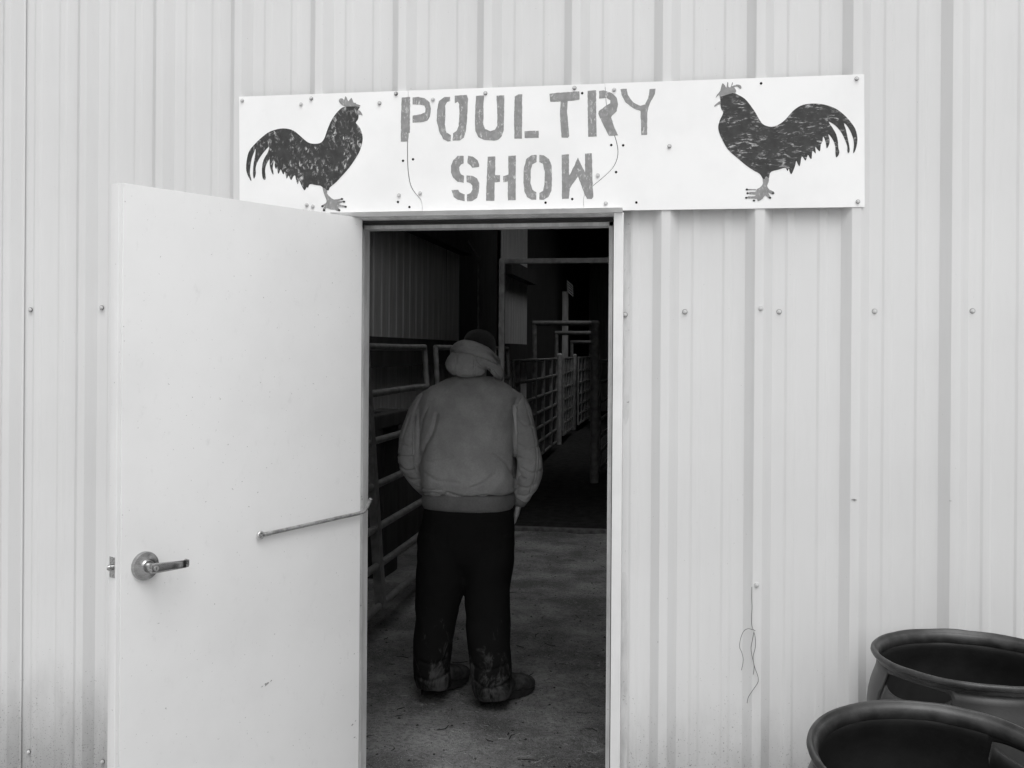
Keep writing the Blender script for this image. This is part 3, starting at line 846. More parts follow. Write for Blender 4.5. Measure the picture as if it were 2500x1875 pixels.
# ================================================================== SCUFFS ON THE WALL (scratches through the paint)
for px, py, sx_, sz_ in ((2085, 1220, 0.011, 0.0028), (2320, 1223, 0.006, 0.0015), (1527, 1345, 0.002, 0.002), (1606, 1567, 0.0018, 0.004)):
    p = on_y(px, py, -0.002); yy = -profile(p.x - RIB0) - 0.0072
    p = on_y(px, py, yy)
    bm = bmesh.new(); vs = []
    for k in range(12):
        q = 2 * math.pi * k / 12; f_ = random.uniform(0.5, 1)
        vs.append(bm.verts.new((p.x + sx_ * f_ * math.cos(q), 0, p.z + sz_ * f_ * math.sin(q))))
    for v in vs: v.co.y = -profile(v.co.x - RIB0) - 0.0078
    bm.faces.new(vs); build('paint_scuff', bm, MAT['screwd'], barn)

# ================================================================== DRUMS
def drum(name, label, cx, cy, rot, slots, tilt=(0.0, 0.0), sc=0.965):
    root = thing(name, label, 'drum', (cx, cy, -0.09), 'open black plastic drums by the barn wall')
    up = Vector((-tilt[0], -tilt[1], 1)).normalized()
    TM = Matrix.Translation((cx, cy, -0.09)) @ U0.rotation_difference(up).to_matrix().to_4x4() @ Matrix.Scale(sc, 4)
    n = 144
    z0 = 0.0
    # outer wall from the base up to the rim; slot rows at index A..B
    prof = [(0.250, 0.0), (0.272, 0.012), (0.283, 0.05), (0.292, 0.12), (0.298, 0.22), (0.301, 0.30), (0.308, 0.315), (0.308, 0.335), (0.301, 0.35), (0.303, 0.45), (0.301, 0.58), (0.308, 0.595), (0.308, 0.615), (0.302, 0.63), (0.304, 0.70)]
    upper = [(0.3045, 0.74), (0.303, 0.772), (0.2995, 0.80), (0.294, 0.825), (0.2865, 0.848), (0.2795, 0.866), (0.2755, 0.882), (0.2740, 0.902)]
    def up_r(z):
        pts = prof[-1:] + upper
        for (r1, a), (r2, b) in zip(pts, pts[1:]):
            if a <= z <= b: return r1 + (r2 - r1) * (z - a) / (b - a)
        return upper[-1][0]
    bm = bmesh.new(); rows = []
    def slot_at(t):
        for c, hw, zb, zt in slots:
            d = (t - c + math.pi) % (2 * math.pi) - math.pi
            if abs(d) < hw:
                e = d / hw
                k = max(0.0, 1 - abs(e) ** 3) ** 0.6
                mid = zt - 0.25 * (zt - zb)
                return (mid - (mid - zb) * k + 0.010 * e, mid + (zt - mid) * k, True)
        return None
    def ring(rf, zf):
        r_ = []
        for k in range(n):
            t = 2 * math.pi * k / n; r = rf(t); z = zf(t)
            wob = 1 + 0.006 * math.sin(2 * t + rot) + 0.003 * math.sin(3 * t)
            r_.append(bm.verts.new(TM @ Vector((r * wob * math.cos(t), r * wob * math.sin(t), z))))
        return r_
    for r, z in prof: rows.append(ring(lambda t, r=r: r, lambda t, z=z: z))
    def za(t): s = slot_at(t); return s[0] if s else 0.80
    def zb_(t): s = slot_at(t); return s[1] if s else 0.825
    m0 = len(rows)
    zs = [lambda t: 0.70 + (za(t) - 0.70) * 0.34, lambda t: 0.70 + (za(t) - 0.70) * 0.68, za, lambda t: za(t) + (zb_(t) - za(t)) * 0.5, zb_, lambda t: zb_(t) + (0.902 - zb_(t)) * 0.3, lambda t: zb_(t) + (0.902 - zb_(t)) * 0.62, lambda t: 0.902]
    for zf in zs: rows.append(ring(lambda t, zf=zf: up_r(zf(t)), zf))
    bm.faces.new(rows[0][::-1])
    for j in range(len(rows) - 1):
        for k in range(n):
            t = 2 * math.pi * (k + 0.5) / n
            if m0 + 2 <= j < m0 + 4 and slot_at(t): continue
            bm.faces.new((rows[j][k], rows[j][(k + 1) % n], rows[j + 1][(k + 1) % n], rows[j + 1][k]))
    bmesh.ops.recalc_face_normals(bm, faces=bm.faces)
    # wall thickness
    o = build('body', bm, MAT['drum'], root, 60)
    md = o.modifiers.new('wall', 'SOLIDIFY'); md.thickness = 0.006; md.offset = -1
    # rim: outer bead, top face, inner ledge
    bm = bmesh.new()
    rp = [(0.2745, 0.900), (0.2765, 0.912), (0.2850, 0.914), (0.2905, 0.917), (0.2925, 0.9225), (0.2915, 0.9290), (0.2875, 0.9330), (0.2830, 0.9335), (0.2800, 0.9310), (0.2785, 0.9260), (0.2735, 0.9230), (0.2690, 0.9180), (0.2662, 0.9090), (0.2650, 0.8950), (0.2665, 0.8930), (0.2690, 0.8960)]
    rr = [ring(lambda t, r=r: r, lambda t, z=z: z) for r, z in rp]
    for p, q in zip(rr, rr[1:] + rr[:1]):
        for k in range(n): bm.faces.new((p[k], p[(k + 1) % n], q[(k + 1) % n], q[k]))
    bmesh.ops.recalc_face_normals(bm, faces=bm.faces)
    for v in bm.verts:
        v.co += Vector((1, 1, 1)) * 0.0016 * noise.noise(v.co * 14)
    build('rim', bm, MAT['drumrim'], root, 60)
    return root
def ang(cx, cy, px, py, z):
    p = on_z(px, py, z); return math.atan2(p.y - cy, p.x - cx)
drum('plastic_drum', 'black plastic drum next to the wall with a torn slot below its rim', 0.833, -0.345, 0.3, [(math.radians(-140), 0.43, 0.842, 0.893)])
drum('plastic_drum', 'tilted black plastic drum whose open top overlaps the drum beside the wall', 0.540, -1.030, 1.7, [(math.radians(32), 0.40, 0.835, 0.885)], (-0.022, 0.11))

# ================================================================== PERSON
PK = 4.79 / FPX
PB = on_z(1145, 1715, 0); PB.z = 0
def P_(px, py, y=0.0):            # photo position -> person space (x right, y away, z up)
    return Vector(((px - 1145) * PK, y, (1715 - py) * PK))
def W_(v): return PB + R0 * v.x + FWD * v.y + U0 * v.z
person = thing('person', 'person seen from behind in grey hooded canvas jacket, dark knit cap and black trousers', 'person', PB)
def pbuild(name, bm, mat, parent, smooth=180):
    for v in bm.verts: v.co = W_(v.co)
    return build(name, bm, mat, parent, smooth)
X, Y, Z = Vector((1, 0, 0)), Vector((0, 1, 0)), Vector((0, 0, 1))

def hsec(px0, px1, py, ry, cy=0.0):
    c = P_((px0 + px1) / 2, py, cy); return (c, X * ((px1 - px0) / 2 * PK), Y * ry)
def tubesec(pts):                  # round sleeve through (centre, radius) points
    bm = bmesh.new(); tube(bm, [p for p, r in pts], [r for p, r in pts], 20); return bm

def crease(bm, lines):
    """press folds and seams into the cloth seen from behind: (polyline in photo px, depth, width, y limit)"""
    L = []
    for P, dep, wid in lines:
        Q = catmull([Vector(((x - 1145) * PK, (1715 - y) * PK, 0)) for x, y in P], False, 4); m_ = wid * 2.6
        L.append((Q, dep, wid, min(p.x for p in Q) - m_, max(p.x for p in Q) + m_, min(p.y for p in Q) - m_, max(p.y for p in Q) + m_))
    for v in bm.verts:
        if v.normal.y > 0.15: continue
        q = Vector((v.co.x, v.co.z, 0)); d_ = 0.0
        for Q, dep, wid, xa, xb, ya, yb in L:
            if q.x < xa or q.x > xb or q.y < ya or q.y > yb: continue
            best = 9
            for a, b in zip(Q, Q[1:]):
                ab = b - a; t = max(0, min(1, (q - a).dot(ab) / max(ab.length_squared, 1e-9)))
                dd = (q - a - ab * t).length
                if dd < best: best = dd
            if best < wid * 3: d_ += dep * math.exp(-(best / wid) ** 2)
        if d_: v.co -= v.normal * d_ * 1.35
def rumple(bm, amp, sc, seed=0.0, amp2=0.0):
    for v in bm.verts:
        p = v.co
        h = noise.noise((p.x * sc, p.y * sc, p.z * sc * 1.2 + seed)) * amp
        if amp2: h += amp2 * noise.noise((p.x * sc * 3.1, p.y * sc * 3.1, p.z * sc * 2.2 + seed))
        v.co += v.normal * h

# ---- body: one continuous skin figure
bm = bmesh.new()
loft(bm, [(P_(1140, 1260), X * .165, Y * .11), (P_(1140, 1180), X * .17, Y * .11), (P_(1140, 1080), X * .18, Y * .11), (P_(1140, 1000), X * .19, Y * .11), (P_(1142, 950), X * .15, Y * .085), (P_(1148, 925, .01), X * .065, Y * .065), (P_(1154, 890, .03), X * .058, Y * .062), (P_(1160, 870, .045), X * .058, Y * .07)], 24)
hc = P_(1163, 852, 0.055)
loft(bm, [(hc + Vector((0, .02, -.105)), X * .03, Y * .035), (hc + Vector((0, .02, -.085)), X * .052, Y * .07), (hc + Vector((0, .01, -.04)), X * .068, Y * .092), (hc + Vector((0, 0, 0.01)), X * .073, Y * .098), (hc + Vector((0, 0, .05)), X * .066, Y * .088), (hc + Vector((0, 0, .078)), X * .04, Y * .055), (hc + Vector((0, 0, .086)), X * .012, Y * .016)], 24)
loft(bm, [(hc + Vector((0, .09, -.035)), X * .016, Z * .012), (hc + Vector((0, .112, -.040)), X * .012, Z * .010), (hc + Vector((0, .12, -.042)), X * .006, Z * .006)], 10)     # nose
for s in (-1, 1):
    loft(bm, [(hc + Vector((s * .066, -.005, -.025)), Y * .018, Z * .030), (hc + Vector((s * .083, -.008, -.022)), Y * .016, Z * .028)], 12)                                      # ears
    # legs
for cs in ([(1095, 1280, 0), (1085, 1400, .01), (1065, 1520, 0), (1058, 1660, 0)], [(1190, 1280, 0), (1192, 1400, -.01), (1193, 1520, -.03), (1203, 1660, -.05)]):
    tube(bm, [P_(*c) for c in cs], [.095, .078, .058, .045], 16)
# arms and hands (the right hand slips into the trouser pocket)
tube(bm, [P_(1040, 985), P_(1010, 1100, -.02), P_(1012, 1150, .05), P_(1045, 1215, .14), P_(1060, 1245, .155)], [.058, .050, .044, .032, .034], 16)
RW, RE = P_(1263, 1226, .045), P_(1285, 1120, -.02)
tube(bm, [P_(1250, 985), RE, RW], [.058, .050, .031], 16)
palm = P_(1261, 1240, .055)
dirh = Vector((-.18, .30, -.93)).normalized(); side = Y - dirh * Y.dot(dirh); side.normalize(); nrm_h = dirh.cross(side)
loft(bm, [(RW, side * .030, nrm_h * .022), (palm, side * .040, nrm_h * .017), (palm + dirh * .045, side * .043, nrm_h * .015)], 16)
for i, L_ in enumerate((.070, .078, .074, .058)):
    b0 = palm + dirh * .040 + side * (.030 - .020 * i)
    k1 = b0 + dirh * L_ * .5; k2 = k1 + (dirh - nrm_h * .45).normalized() * L_ * .32; k3 = k2 + (dirh - nrm_h * .9).normalized() * L_ * .25
    tube(bm, [b0, k1, k2, k3], [.0095, .009, .0085, .0065], 8)
tb = palm + side * .030 - dirh * .012
tube(bm, [tb, tb + (dirh * .6 + side * .7).normalized() * .032, tb + (dirh * .6 + side * .7).normalized() * .032 + (dirh * .95 + side * .2).normalized() * .028], [.012, .0105, .008], 8)
pbuild('body', voxel(bm, 0.007, 2), MAT['skin'], person)

# ---- jacket
bm = bmesh.new()
loft(bm, [hsec(1034, 1249, 1206, .148), hsec(1024, 1256, 1194, .166), hsec(1021, 1256, 1175, .176), hsec(1019, 1252, 1130, .176), hsec(1020, 1249, 1080, .170, -.004), hsec(1018, 1250, 1030, .160, -.006), hsec(1016, 1255, 995, .148, -.006),
          hsec(1024, 1262, 968, .132, -.004), hsec(1048, 1242, 944, .112, .0), hsec(1082, 1214, 928, .092, .005), hsec(1108, 1192, 918, .075, .012)], 48, 2.5)
def prof_r(n_, keys):
    out = []
    for i in range(n_):
        t = i / (n_ - 1) * (len(keys) - 1); k = min(int(t), len(keys) - 2); out.append(keys[k] + (keys[k + 1] - keys[k]) * (t - k))
    return out
tube(bm, catmull([P_(1062, 968, 0), P_(1030, 995, -.005), P_(1009, 1045, -.018), P_(998, 1102, -.028), P_(999, 1130, -.018), P_(1016, 1166, .030), P_(1036, 1196, .080), P_(1050, 1212, .110)], False, 4), prof_r(29, [.050, .060, .059, .057, .057, .052, .047, .043]), 24)
tube(bm, catmull([P_(1220, 962, 0), P_(1255, 992, -.004), P_(1270, 1045, -.018), P_(1281, 1088, -.030), P_(1289, 1128, -.030), P_(1288, 1166, -.012), P_(1275, 1200, .018), P_(1268, 1216, .030)], False, 4), prof_r(29, [.050, .063, .063, .063, .062, .056, .048, .044]), 24)
jk = voxel(bm, 0.0046, 4)
rumple(jk, .0085, 8, 3.0, .0032)
crease(jk, [
    ([(1010, 1015), (1010, 1060), (1014, 1120), (1020, 1160), (1026, 1196)], .014, .006), ([(1251, 990), (1252, 1050), (1252, 1100), (1254, 1160), (1257, 1195)], .015, .006),
    ([(976, 1075), (990, 1085), (1008, 1083)], .006, .005), ([(972, 1135), (990, 1148), (1012, 1146)], .007, .006), ([(985, 1160), (1000, 1172), (1018, 1172)], .006, .005), ([(1010, 1190), (1022, 1192), (1030, 1186)], .005, .004),
    ([(1260, 1020), (1278, 1035), (1296, 1036)], .005, .006), ([(1258, 1080), (1285, 1090), (1312, 1086)], .005, .005), ([(1262, 1185), (1285, 1188), (1304, 1180)], .007, .005), ([(1258, 1205), (1275, 1210), (1292, 1204)], .006, .004), ([(1270, 1140), (1295, 1150), (1318, 1144)], .005, .005),
    ([(1040, 1150), (1070, 1165), (1120, 1168)], .004, .008), ([(1205, 1100), (1230, 1120), (1248, 1150)], .005, .008),
    ([(1028, 962), (1012, 1000), (1008, 1020)], .005, .0035), ([(1246, 944), (1268, 966), (1260, 985), (1252, 1010)], .006, .0035),
    ([(1276, 972), (1285, 1010), (1300, 1060), (1306, 1110), (1302, 1160), (1290, 1200)], .005, .003), ([(1280, 972), (1291, 1010), (1306, 1060), (1312, 1110), (1308, 1160), (1296, 1198)], .004, .0025), ([(1000, 1015), (984, 1060), (975, 1100)], .005, .003),
    ([(1065, 1010), (1056, 1050), (1036, 1085), (1022, 1125)], .008, .010), ([(1045, 1122), (1080, 1115), (1104, 1106)], .004, .006), ([(1150, 1180), (1180, 1168), (1203, 1150)], .005, .007),
    ([(968, 1110), (990, 1112), (1012, 1109)], .007, .004), ([(1252, 1055), (1262, 1052), (1270, 1053)], .006, .004), ([(1252, 1110), (1275, 1116), (1297, 1124)], .006, .005), ([(1254, 1140), (1266, 1160), (1276, 1164)], .008, .006),
    ([(1024, 1200), (1060, 1196), (1085, 1203), (1093, 1193), (1120, 1201), (1150, 1205), (1180, 1200), (1220, 1206), (1256, 1200)], .007, .005),
    ([(1045, 990), (1032, 1020), (1026, 1050)], .004, .006), ([(1030, 1185), (1045, 1190), (1080, 1186)], .004, .005)])
for _ in range(1): bmesh.ops.smooth_vert(jk, verts=jk.verts, factor=0.25, use_axis_x=True, use_axis_y=True, use_axis_z=True)
jo = pbuild('jacket', jk, MAT['jacket'], person)
# stitched seams of the sleeves and hood stand a little proud
# rib-knit waistband
bm = bmesh.new(); rows = []
nb = 240
for px0, px1, py, ry in ((1036, 1248, 1199, .140), (1030, 1252, 1206, .150), (1027, 1254, 1216, .152), (1028, 1253, 1228, .151), (1033, 1248, 1238, .146), (1038, 1243, 1242, .138)):
    c = P_((px0 + px1) / 2, py); row = []
    for k in range(nb):
        t = 2 * math.pi * k / nb; f = (abs(math.cos(t)) ** 2.25 + abs(math.sin(t)) ** 2.25) ** (-1 / 2.25)
        e = 1 + (0.012 if k % 2 else -0.0)
        row.append(bm.verts.new(c + X * ((px1 - px0) / 2 * PK * math.cos(t) * f * e) + Y * (ry * math.sin(t) * f * e) + Z * .003 * math.sin(3 * t + 1)))
    rows.append(row)
for a, b in zip(rows, rows[1:]):
    for k in range(nb): bm.faces.new((a[k], a[(k + 1) % nb], b[(k + 1) % nb], b[k]))
bm.faces.new(rows[0]); bm.faces.new(rows[-1][::-1])
bmesh.ops.recalc_face_normals(bm, faces=bm.faces)
pbuild('waistband', bm, MAT['knit'], jo)
for c0, c1 in ((P_(1268, 1214, .030), P_(1262, 1230, .044)), (P_(1048, 1209, .110), P_(1062, 1228, .135))):
    bm = bmesh.new(); d_ = (c1 - c0)
    tube(bm, [c0 - d_ * .3, c0, c0.lerp(c1, .5), c1], [.038, .043, .041, .036], 28, True); pbuild('cuff', bm, MAT['knit'], jo)
# hood lying on the shoulders
bm = bmesh.new()
loft(bm, [(P_(1140, 921, -.075), X * .030, Y * .030), (P_(1138, 914, -.085), X * .068, Y * .058), (P_(1136, 902, -.09), X * .092, Y * .072), (P_(1137, 888, -.085), X * .104, Y * .080), (P_(1140, 872, -.07), X * .100, Y * .085), (P_(1143, 858, -.05), X * .082, Y * .085), (P_(1145, 848, -.03), X * .070, Y * .080)], 40, 2.2)
# collar roll round the back of the head
tube(bm, catmull([P_(1102, 868, .07), P_(1106, 858, -.005), P_(1124, 848, -.065), P_(1150, 850, -.085), P_(1180, 862, -.060), P_(1200, 880, .0), P_(1204, 895, .07)], False, 4), [.022 + .010 * math.sin(math.pi * i / 24) for i in range(25)], 18)
# right wing of the hood falling over the shoulder
tube(bm, catmull([P_(1150, 876, -.11), P_(1178, 878, -.105), P_(1198, 892, -.075), P_(1211, 910, -.03), P_(1212, 924, .03)], False, 4), [.026, .028, .030, .031, .031, .031, .031, .031, .031, .030, .030, .029, .028, .026, .024, .022, .02], 18)
tube(bm, catmull([P_(1120, 876, -.10), P_(1100, 884, -.07), P_(1096, 896, -.01), P_(1104, 912, .04)], False, 4), [.022, .024, .026, .027, .027, .027, .026, .026, .026, .025, .024, .022, .02], 18)
hd_ = voxel(bm, 0.004, 4)
rumple(hd_, .003, 14, 8.0, .001)
crease(hd_, [([(1100, 860), (1120, 859), (1150, 863), (1185, 875), (1212, 888)], .009, .005), ([(1114, 862), (1112, 890), (1110, 918)], .0045, .0028), ([(1157, 868), (1155, 895), (1154, 920)], .0045, .0028), ([(1108, 864), (1106, 890), (1104, 914)], .003, .0025), ([(1162, 870), (1160, 895), (1159, 918)], .003, .0025),
             ([(1162, 872), (1172, 890), (1195, 902), (1212, 925)], .010, .006), ([(1160, 890), (1175, 898), (1190, 905)], .006, .006), ([(1118, 846), (1145, 845), (1175, 853), (1200, 872), (1216, 895)], .0025, .003)])
pbuild('hood', hd_, MAT['jacket'], jo)
# knit cap
bm = bmesh.new()
cc = hc + Vector((.0, .0, .005))
loft(bm, [(cc + Vector((0, 0, -.060)), X * .074, Y * .098), (cc + Vector((0, -.002, -.030)), X * .0805, Y * .104), (cc + Vector((0, -.002, 0.01)), X * .0815, Y * .106), (cc + Vector((0, 0, .045)), X * .075, Y * .097), (cc + Vector((-.002, 0, .068)), X * .060, Y * .077), (cc + Vector((-.004, 0, .084)), X * .036, Y * .048), (cc + Vector((-.005, 0, .090)), X * .012, Y * .016)], 40)
cp = voxel(bm, 0.006, 4); rumple(cp, .0022, 18, 1.0)
pbuild('knit_cap', cp, MAT['beanie'], person)
# ---- trousers
bm = bmesh.new()
loft(bm, [hsec(1042, 1238, 1215, .13), hsec(1030, 1252, 1250, .145), hsec(1022, 1256, 1290, .152), hsec(1018, 1255, 1330, .150, .0), hsec(1024, 1246, 1365, .125, .0), hsec(1050, 1220, 1395, .085, .0)], 40, 2.3)
def leg(secs):
    loft(bm, [(P_((a + b) / 2, py, cy), X * ((b - a) / 2 * PK), Y * ry) for a, b, py, ry, cy in secs], 32, 2.2)
leg([(1020, 1140, 1300, .14, 0), (1016, 1138, 1370, .142, 0), (1013, 1138, 1415, .134, .0), (1013, 1130, 1445, .126, .0), (1014, 1118, 1477, .112, -.005), (1010, 1105, 1556, .105, -.01), (1009, 1100, 1619, .100, -.005), (1011, 1101, 1655, .102, 0), (1016, 1100, 1676, .100, .01)])
leg([(1136, 1255, 1300, .14, 0), (1130, 1252, 1370, .142, -.005), (1129, 1246, 1415, .134, -.012), (1133, 1245, 1445, .126, -.02), (1137, 1243, 1492, .115, -.035), (1143, 1246, 1587, .110, -.055), (1149, 1250, 1640, .110, -.055), (1154, 1252, 1668, .110, -.05), (1160, 1250, 1690, .105, -.045)])
tr = voxel(bm, 0.007, 3)
rumple(tr, .008, 8, 5.0, .003)
crease(tr, [([(1030, 1600), (1060, 1606), (1090, 1598)], .006, .006), ([(1020, 1640), (1055, 1648), (1095, 1635)], .007, .006), ([(1150, 1600), (1190, 1612), (1240, 1598)], .006, .006), ([(1160, 1640), (1200, 1655), (1245, 1640)], .008, .006), ([(1090, 1250), (1092, 1330)], .003, .003), ([(1060, 1262), (1090, 1266), (1110, 1262), (1108, 1320), (1085, 1332), (1062, 1320), (1060, 1262)], .003, .003), ([(1175, 1262), (1205, 1266), (1225, 1262), (1224, 1320), (1200, 1332), (1178, 1320), (1175, 1262)], .003, .003)])
pbuild('trousers', tr, MAT['trouser'], person)
# ---- boots
def boot(heel, toe_dir, L_=0.305):
    d_ = Vector(toe_dir).normalized(); s_ = Vector((d_.y, -d_.x, 0))
    h_ = Vector(heel)
    bm = bmesh.new()
    secs = []
    for t, hw, top in ((-.005, .018, .05), (.012, .036, .075), (.06, .042, .10), (.12, .043, .105), (.17, .049, .095), (.22, .053, .078), (.26, .050, .070), (.29, .036, .055), (.303, .016, .035)):
        secs.append((h_ + d_ * t + Z * (top / 2 + .018), s_ * hw, Z * (top / 2)))
    loft(bm, secs, 24, 2.6)
    tube(bm, [h_ + d_ * .065 + Z * .05, h_ + d_ * .062 + Z * .13, h_ + d_ * .055 + Z * .21], [.052, .052, .056], 20)
    u = voxel(bm, 0.006, 3); rumple(u, .003, 22, heel[0], .0015)
    b_ = pbuild('boot', u, MAT['boot'], person)
    bm = bmesh.new(); out = []
    for k in range(40):
        q = 2 * math.pi * k / 40; t = .149 - .160 * math.cos(q); wd = (.046 + .012 * max(0, (t - .1) / .2)) * math.sin(q)
        if .09 < t < .14: wd *= .88
        out.append(h_ + d_ * t + s_ * wd)
    lo = [bm.verts.new(p + Z * (.001 + (.012 * max(0, ((p - h_).dot(d_) - .24) / .06)))) for p in out]; hi = [bm.verts.new(p + Z * (.034 + .010 * max(0, ((p - h_).dot(d_) - .24) / .06))) for p in out]
    for k in range(40): bm.faces.new((lo[k], lo[(k + 1) % 40], hi[(k + 1) % 40], hi[k]))
    bm.faces.new(lo[::-1]); bm.faces.new(hi); bmesh.ops.recalc_face_normals(bm, faces=bm.faces)
    pbuild('sole', bm, MAT['sole'], b_, 50)
pl, pr_ = P_(1042, 1690), P_(1186, 1712)
def ploc(px, py):      # ground point in person space
    g = on_z(px, py, 0.0) - PB; return (g.dot(R0), g.dot(FWD), 0.004)
hl = ploc(1034, 1699); hr_ = ploc(1178, 1719)
boot((hl[0], hl[1] + .01, .004), (.66, .75, 0)); boot((hr_[0], hr_[1] + .01, .004), (.80, .60, 0))

# ================================================================== LIVESTOCK GATES AND PEN FITTINGS
def gate(label, p0, p1, heights, lean=0.0, r=0.020, uprights=(0.0, 1.0), mid=(), mat='pipe', group='livestock gates in the barn', post_w=0.030):
    p0, p1 = Vector(p0), Vector(p1); p0.z = p1.z = 0
    root = thing('livestock_gate', label, 'gate', p0, group)
    d_ = (p1 - p0).normalized(); sd = Vector((-d_.y, d_.x, 0))
    up = (U0 + sd * lean).normalized()
    for h in heights:
        bm = bmesh.new(); a, b = p0 + up * h, p1 + up * h
        pts = [a.lerp(b, k / 6) + U0 * (0.006 * noise.noise((k * .7, h * 3, p0.y))) for k in range(7)]
        tube(bm, pts, r, 12); build('rail', bm, MAT[mat], root, 50)
    for u in uprights:
        bm = bmesh.new(); c = p0.lerp(p1, u)
        tube(bm, [c + up * (heights[0] - r * .5), c + up * (heights[-1] + r * .5)], r * 0.95, 12); build('upright', bm, MAT[mat], root, 50)
    for u in mid:
        bm = bmesh.new(); c = p0.lerp(p1, u)
        for q in ((-1, -1), (1, 1)): pass
        vs = []
        a, b = c + up * (heights[0] - .012), c + up * (heights[-1] + .012)
        w_, t_ = d_ * post_w, sd * (r * 1.12)
        for e in (a, b):
            for f in (w_ + t_, w_ - t_, -w_ - t_, -w_ + t_): vs.append(bm.verts.new(e + f))
        for k in range(4): bm.faces.new((vs[k], vs[(k + 1) % 4], vs[4 + (k + 1) % 4], vs[4 + k]))
        bm.faces.new(vs[:4]); bm.faces.new(vs[4:]); bmesh.ops.recalc_face_normals(bm, faces=bm.faces)
        build('brace', bm, MAT[mat], root)
    return root
# near gate, leaning slightly towards the wall
gp = on_z(904, 1499, 0.18); gd = ray(1645, HORY + 0.0); gd.z = 0; gd.normalize()
gsd = Vector((-gd.y, gd.x, 0)); LEAN = 0.075
gbase = Vector((gp.x, gp.y, 0)) - gsd * LEAN * 0.18
gn = gd.cross((U0 + gsd * LEAN).normalized()).normalized()
hs = []
for y_ in (1450, 1354, 1265, 1164, 1064, 954.6, 847):
    q = on_plane(960, y_, gbase, gn); hs.append(q.z / (U0 + gsd * LEAN).normalized().z)
def along(px, py):
    q = on_plane(px, py, gbase, gn); return (q - gbase).dot(gd)
t1 = along(1038, 880); tb = along(918, 1300); t0 = -1.0
gate('leaning pipe livestock gate right beside the person inside the doorway', gbase + gd * t0, gbase + gd * t1, hs, LEAN, 0.0215, (0.0, 1.0), ((tb - t0) / (t1 - t0),), 'pipe', post_w=0.036)
t2 = along(1057, 880)
gate('pipe livestock gate mostly hidden behind the person in the canvas jacket', gbase + gd * t2, gbase + gd * (t2 + 2.6) + gsd * -0.12, [h * 1.0 for h in hs], LEAN * .8, 0.0205, (0.0, 0.5, 1.0), (), 'pipe')
# dark plank and post behind the near gate
pa = on_x(880, 1035, -2.1); pb_ = on_x(992, 1016, -2.1)
bunk = thing('feed_bunk', 'dark timber rail and post between the leaning gate and the ribbed inner wall', 'feed bunk', (-2.1, pa.y, 0))
hz = (pa.z + pb_.z) / 2
bm = bmesh.new(); box(bm, (-2.15, pa.y - 0.5, hz - .05), (-2.05, pb_.y, hz + .05), .01); build('rail', bm, MAT['timber'], bunk)
q0, q1 = on_x(948, 1100, -2.12).y, on_x(982, 1100, -2.12).y
boxm('post', (-2.30, q0, 0.0), (-2.152, q1, hz + .05), MAT['timber'], bunk, .005)
boxm('side_board', (-2.30, q1 + .01, .05), (-2.26, q1 + 2.2, hz - .1), MAT['timber'], bunk, .003)
# partition frame across the alley
s0 = on_z(1225, 1298, 0)
portal = thing('partition_frame', 'square tube door frame standing across the barn behind the person', 'door frame', (s0.x, YS, 0))
pxa, pxb = on_y(1218, 900, YS).x, on_y(1231, 900, YS).x
zb0, zb1 = on_y(1350, 643, YS).z, on_y(1350, 631, YS).z
boxm('post', (pxa, YS - .025, 0), (pxb, YS + .025, zb1), MAT['post'], portal, .003)
boxm('beam', (pxb + .001, YS - .025, zb0), (1.2, YS + .025, zb1), MAT['post'], portal, .003)
boxm('post', (1.2, YS - .025, 0), (1.25, YS + .025, zb1), MAT['post'], portal, .003)
tz = on_y(1350, 1290, YS).z
tag(boxm('threshold', (pxb + .02, YS - .03, -.02), (1.19, YS + .06, max(.03, tz)), MAT['sill'], None, .004), kind='structure')
# pens beyond
hs2 = [.15, .36, .57, .79, 1.02, 1.28, 1.555]
pen = [((1252, 1166), (1357, 1079)), ((1375, 1062), (1396, 1044)), ((1411, 1036), (1438, 1018.6))]
lab = ['long pipe gate of the pens beyond the square tube frame', 'short pipe gate between two posts along the far alley', 'last pipe gate visible down the far alley']
for (a, b), l, mids in zip(pen, lab, ((.08, .42, .62, .84), (.2, .5, .8), (.25, .55, .8))):
    gate(l, on_z(*a, .15), on_z(*b, .15), hs2, 0.0, 0.022, (0.0, 1.0), mids, 'pipe2', post_w=0.05)
for (px, py, h), l in zip(((1365, 1085, 1.62), (1402, 1050, 1.6), (1441, 1028, 1.6)), ('steel post after the long pen gate with bolts near its top', 'steel post between the two shorter pen gates', 'steel post at the far end of the pen gates')):
    g = on_z(px, py, 0)
    t_ = thing('gate_post', l, 'post', g, 'gate posts along the alley'); bm = bmesh.new(); tube(bm, [g, g + U0 * h], .045, 14); build('shaft', bm, MAT['post'], t_, 50)
    bm = bmesh.new(); tube(bm, [g + U0 * h, g + U0 * (h + .03)], [.05, .03], 14); build('cap', bm, MAT['pale'], t_, 50)
# overhead alley frames
for i, (pl_, yl, pr2, l) in enumerate(((1308, 789, 1452, 'overhead pipe frame over the alley next to the long pen gate'), (1361, 813, 1450, 'lower overhead pipe frame further down the alley'), (1398, 835, 1450, 'farthest overhead pipe frame of the alley'))):
    gl = on_z(pl_, 858 + (1130, 1080, 1050)[i] - 858, 0)
    yy = gl.y; zt = on_y(pl_, yl, yy).z; xr = on_y(pr2, yl, yy).x
    t_ = thing('alley_frame', l, 'frame', (gl.x, yy, 0), 'overhead frames of the alley')
    for x_ in (gl.x - .03, xr):
        bm = bmesh.new(); tube(bm, [(x_, yy, 0), (x_, yy, zt)], .035, 12); build('post', bm, MAT['pipe'], t_, 50)
    bm = bmesh.new(); tube(bm, [(gl.x - .06, yy, zt), (xr + .04, yy, zt)], .04, 12); build('crossbar', bm, MAT['conduit'], t_, 50)
gr = on_z(1453, 1175, 0)
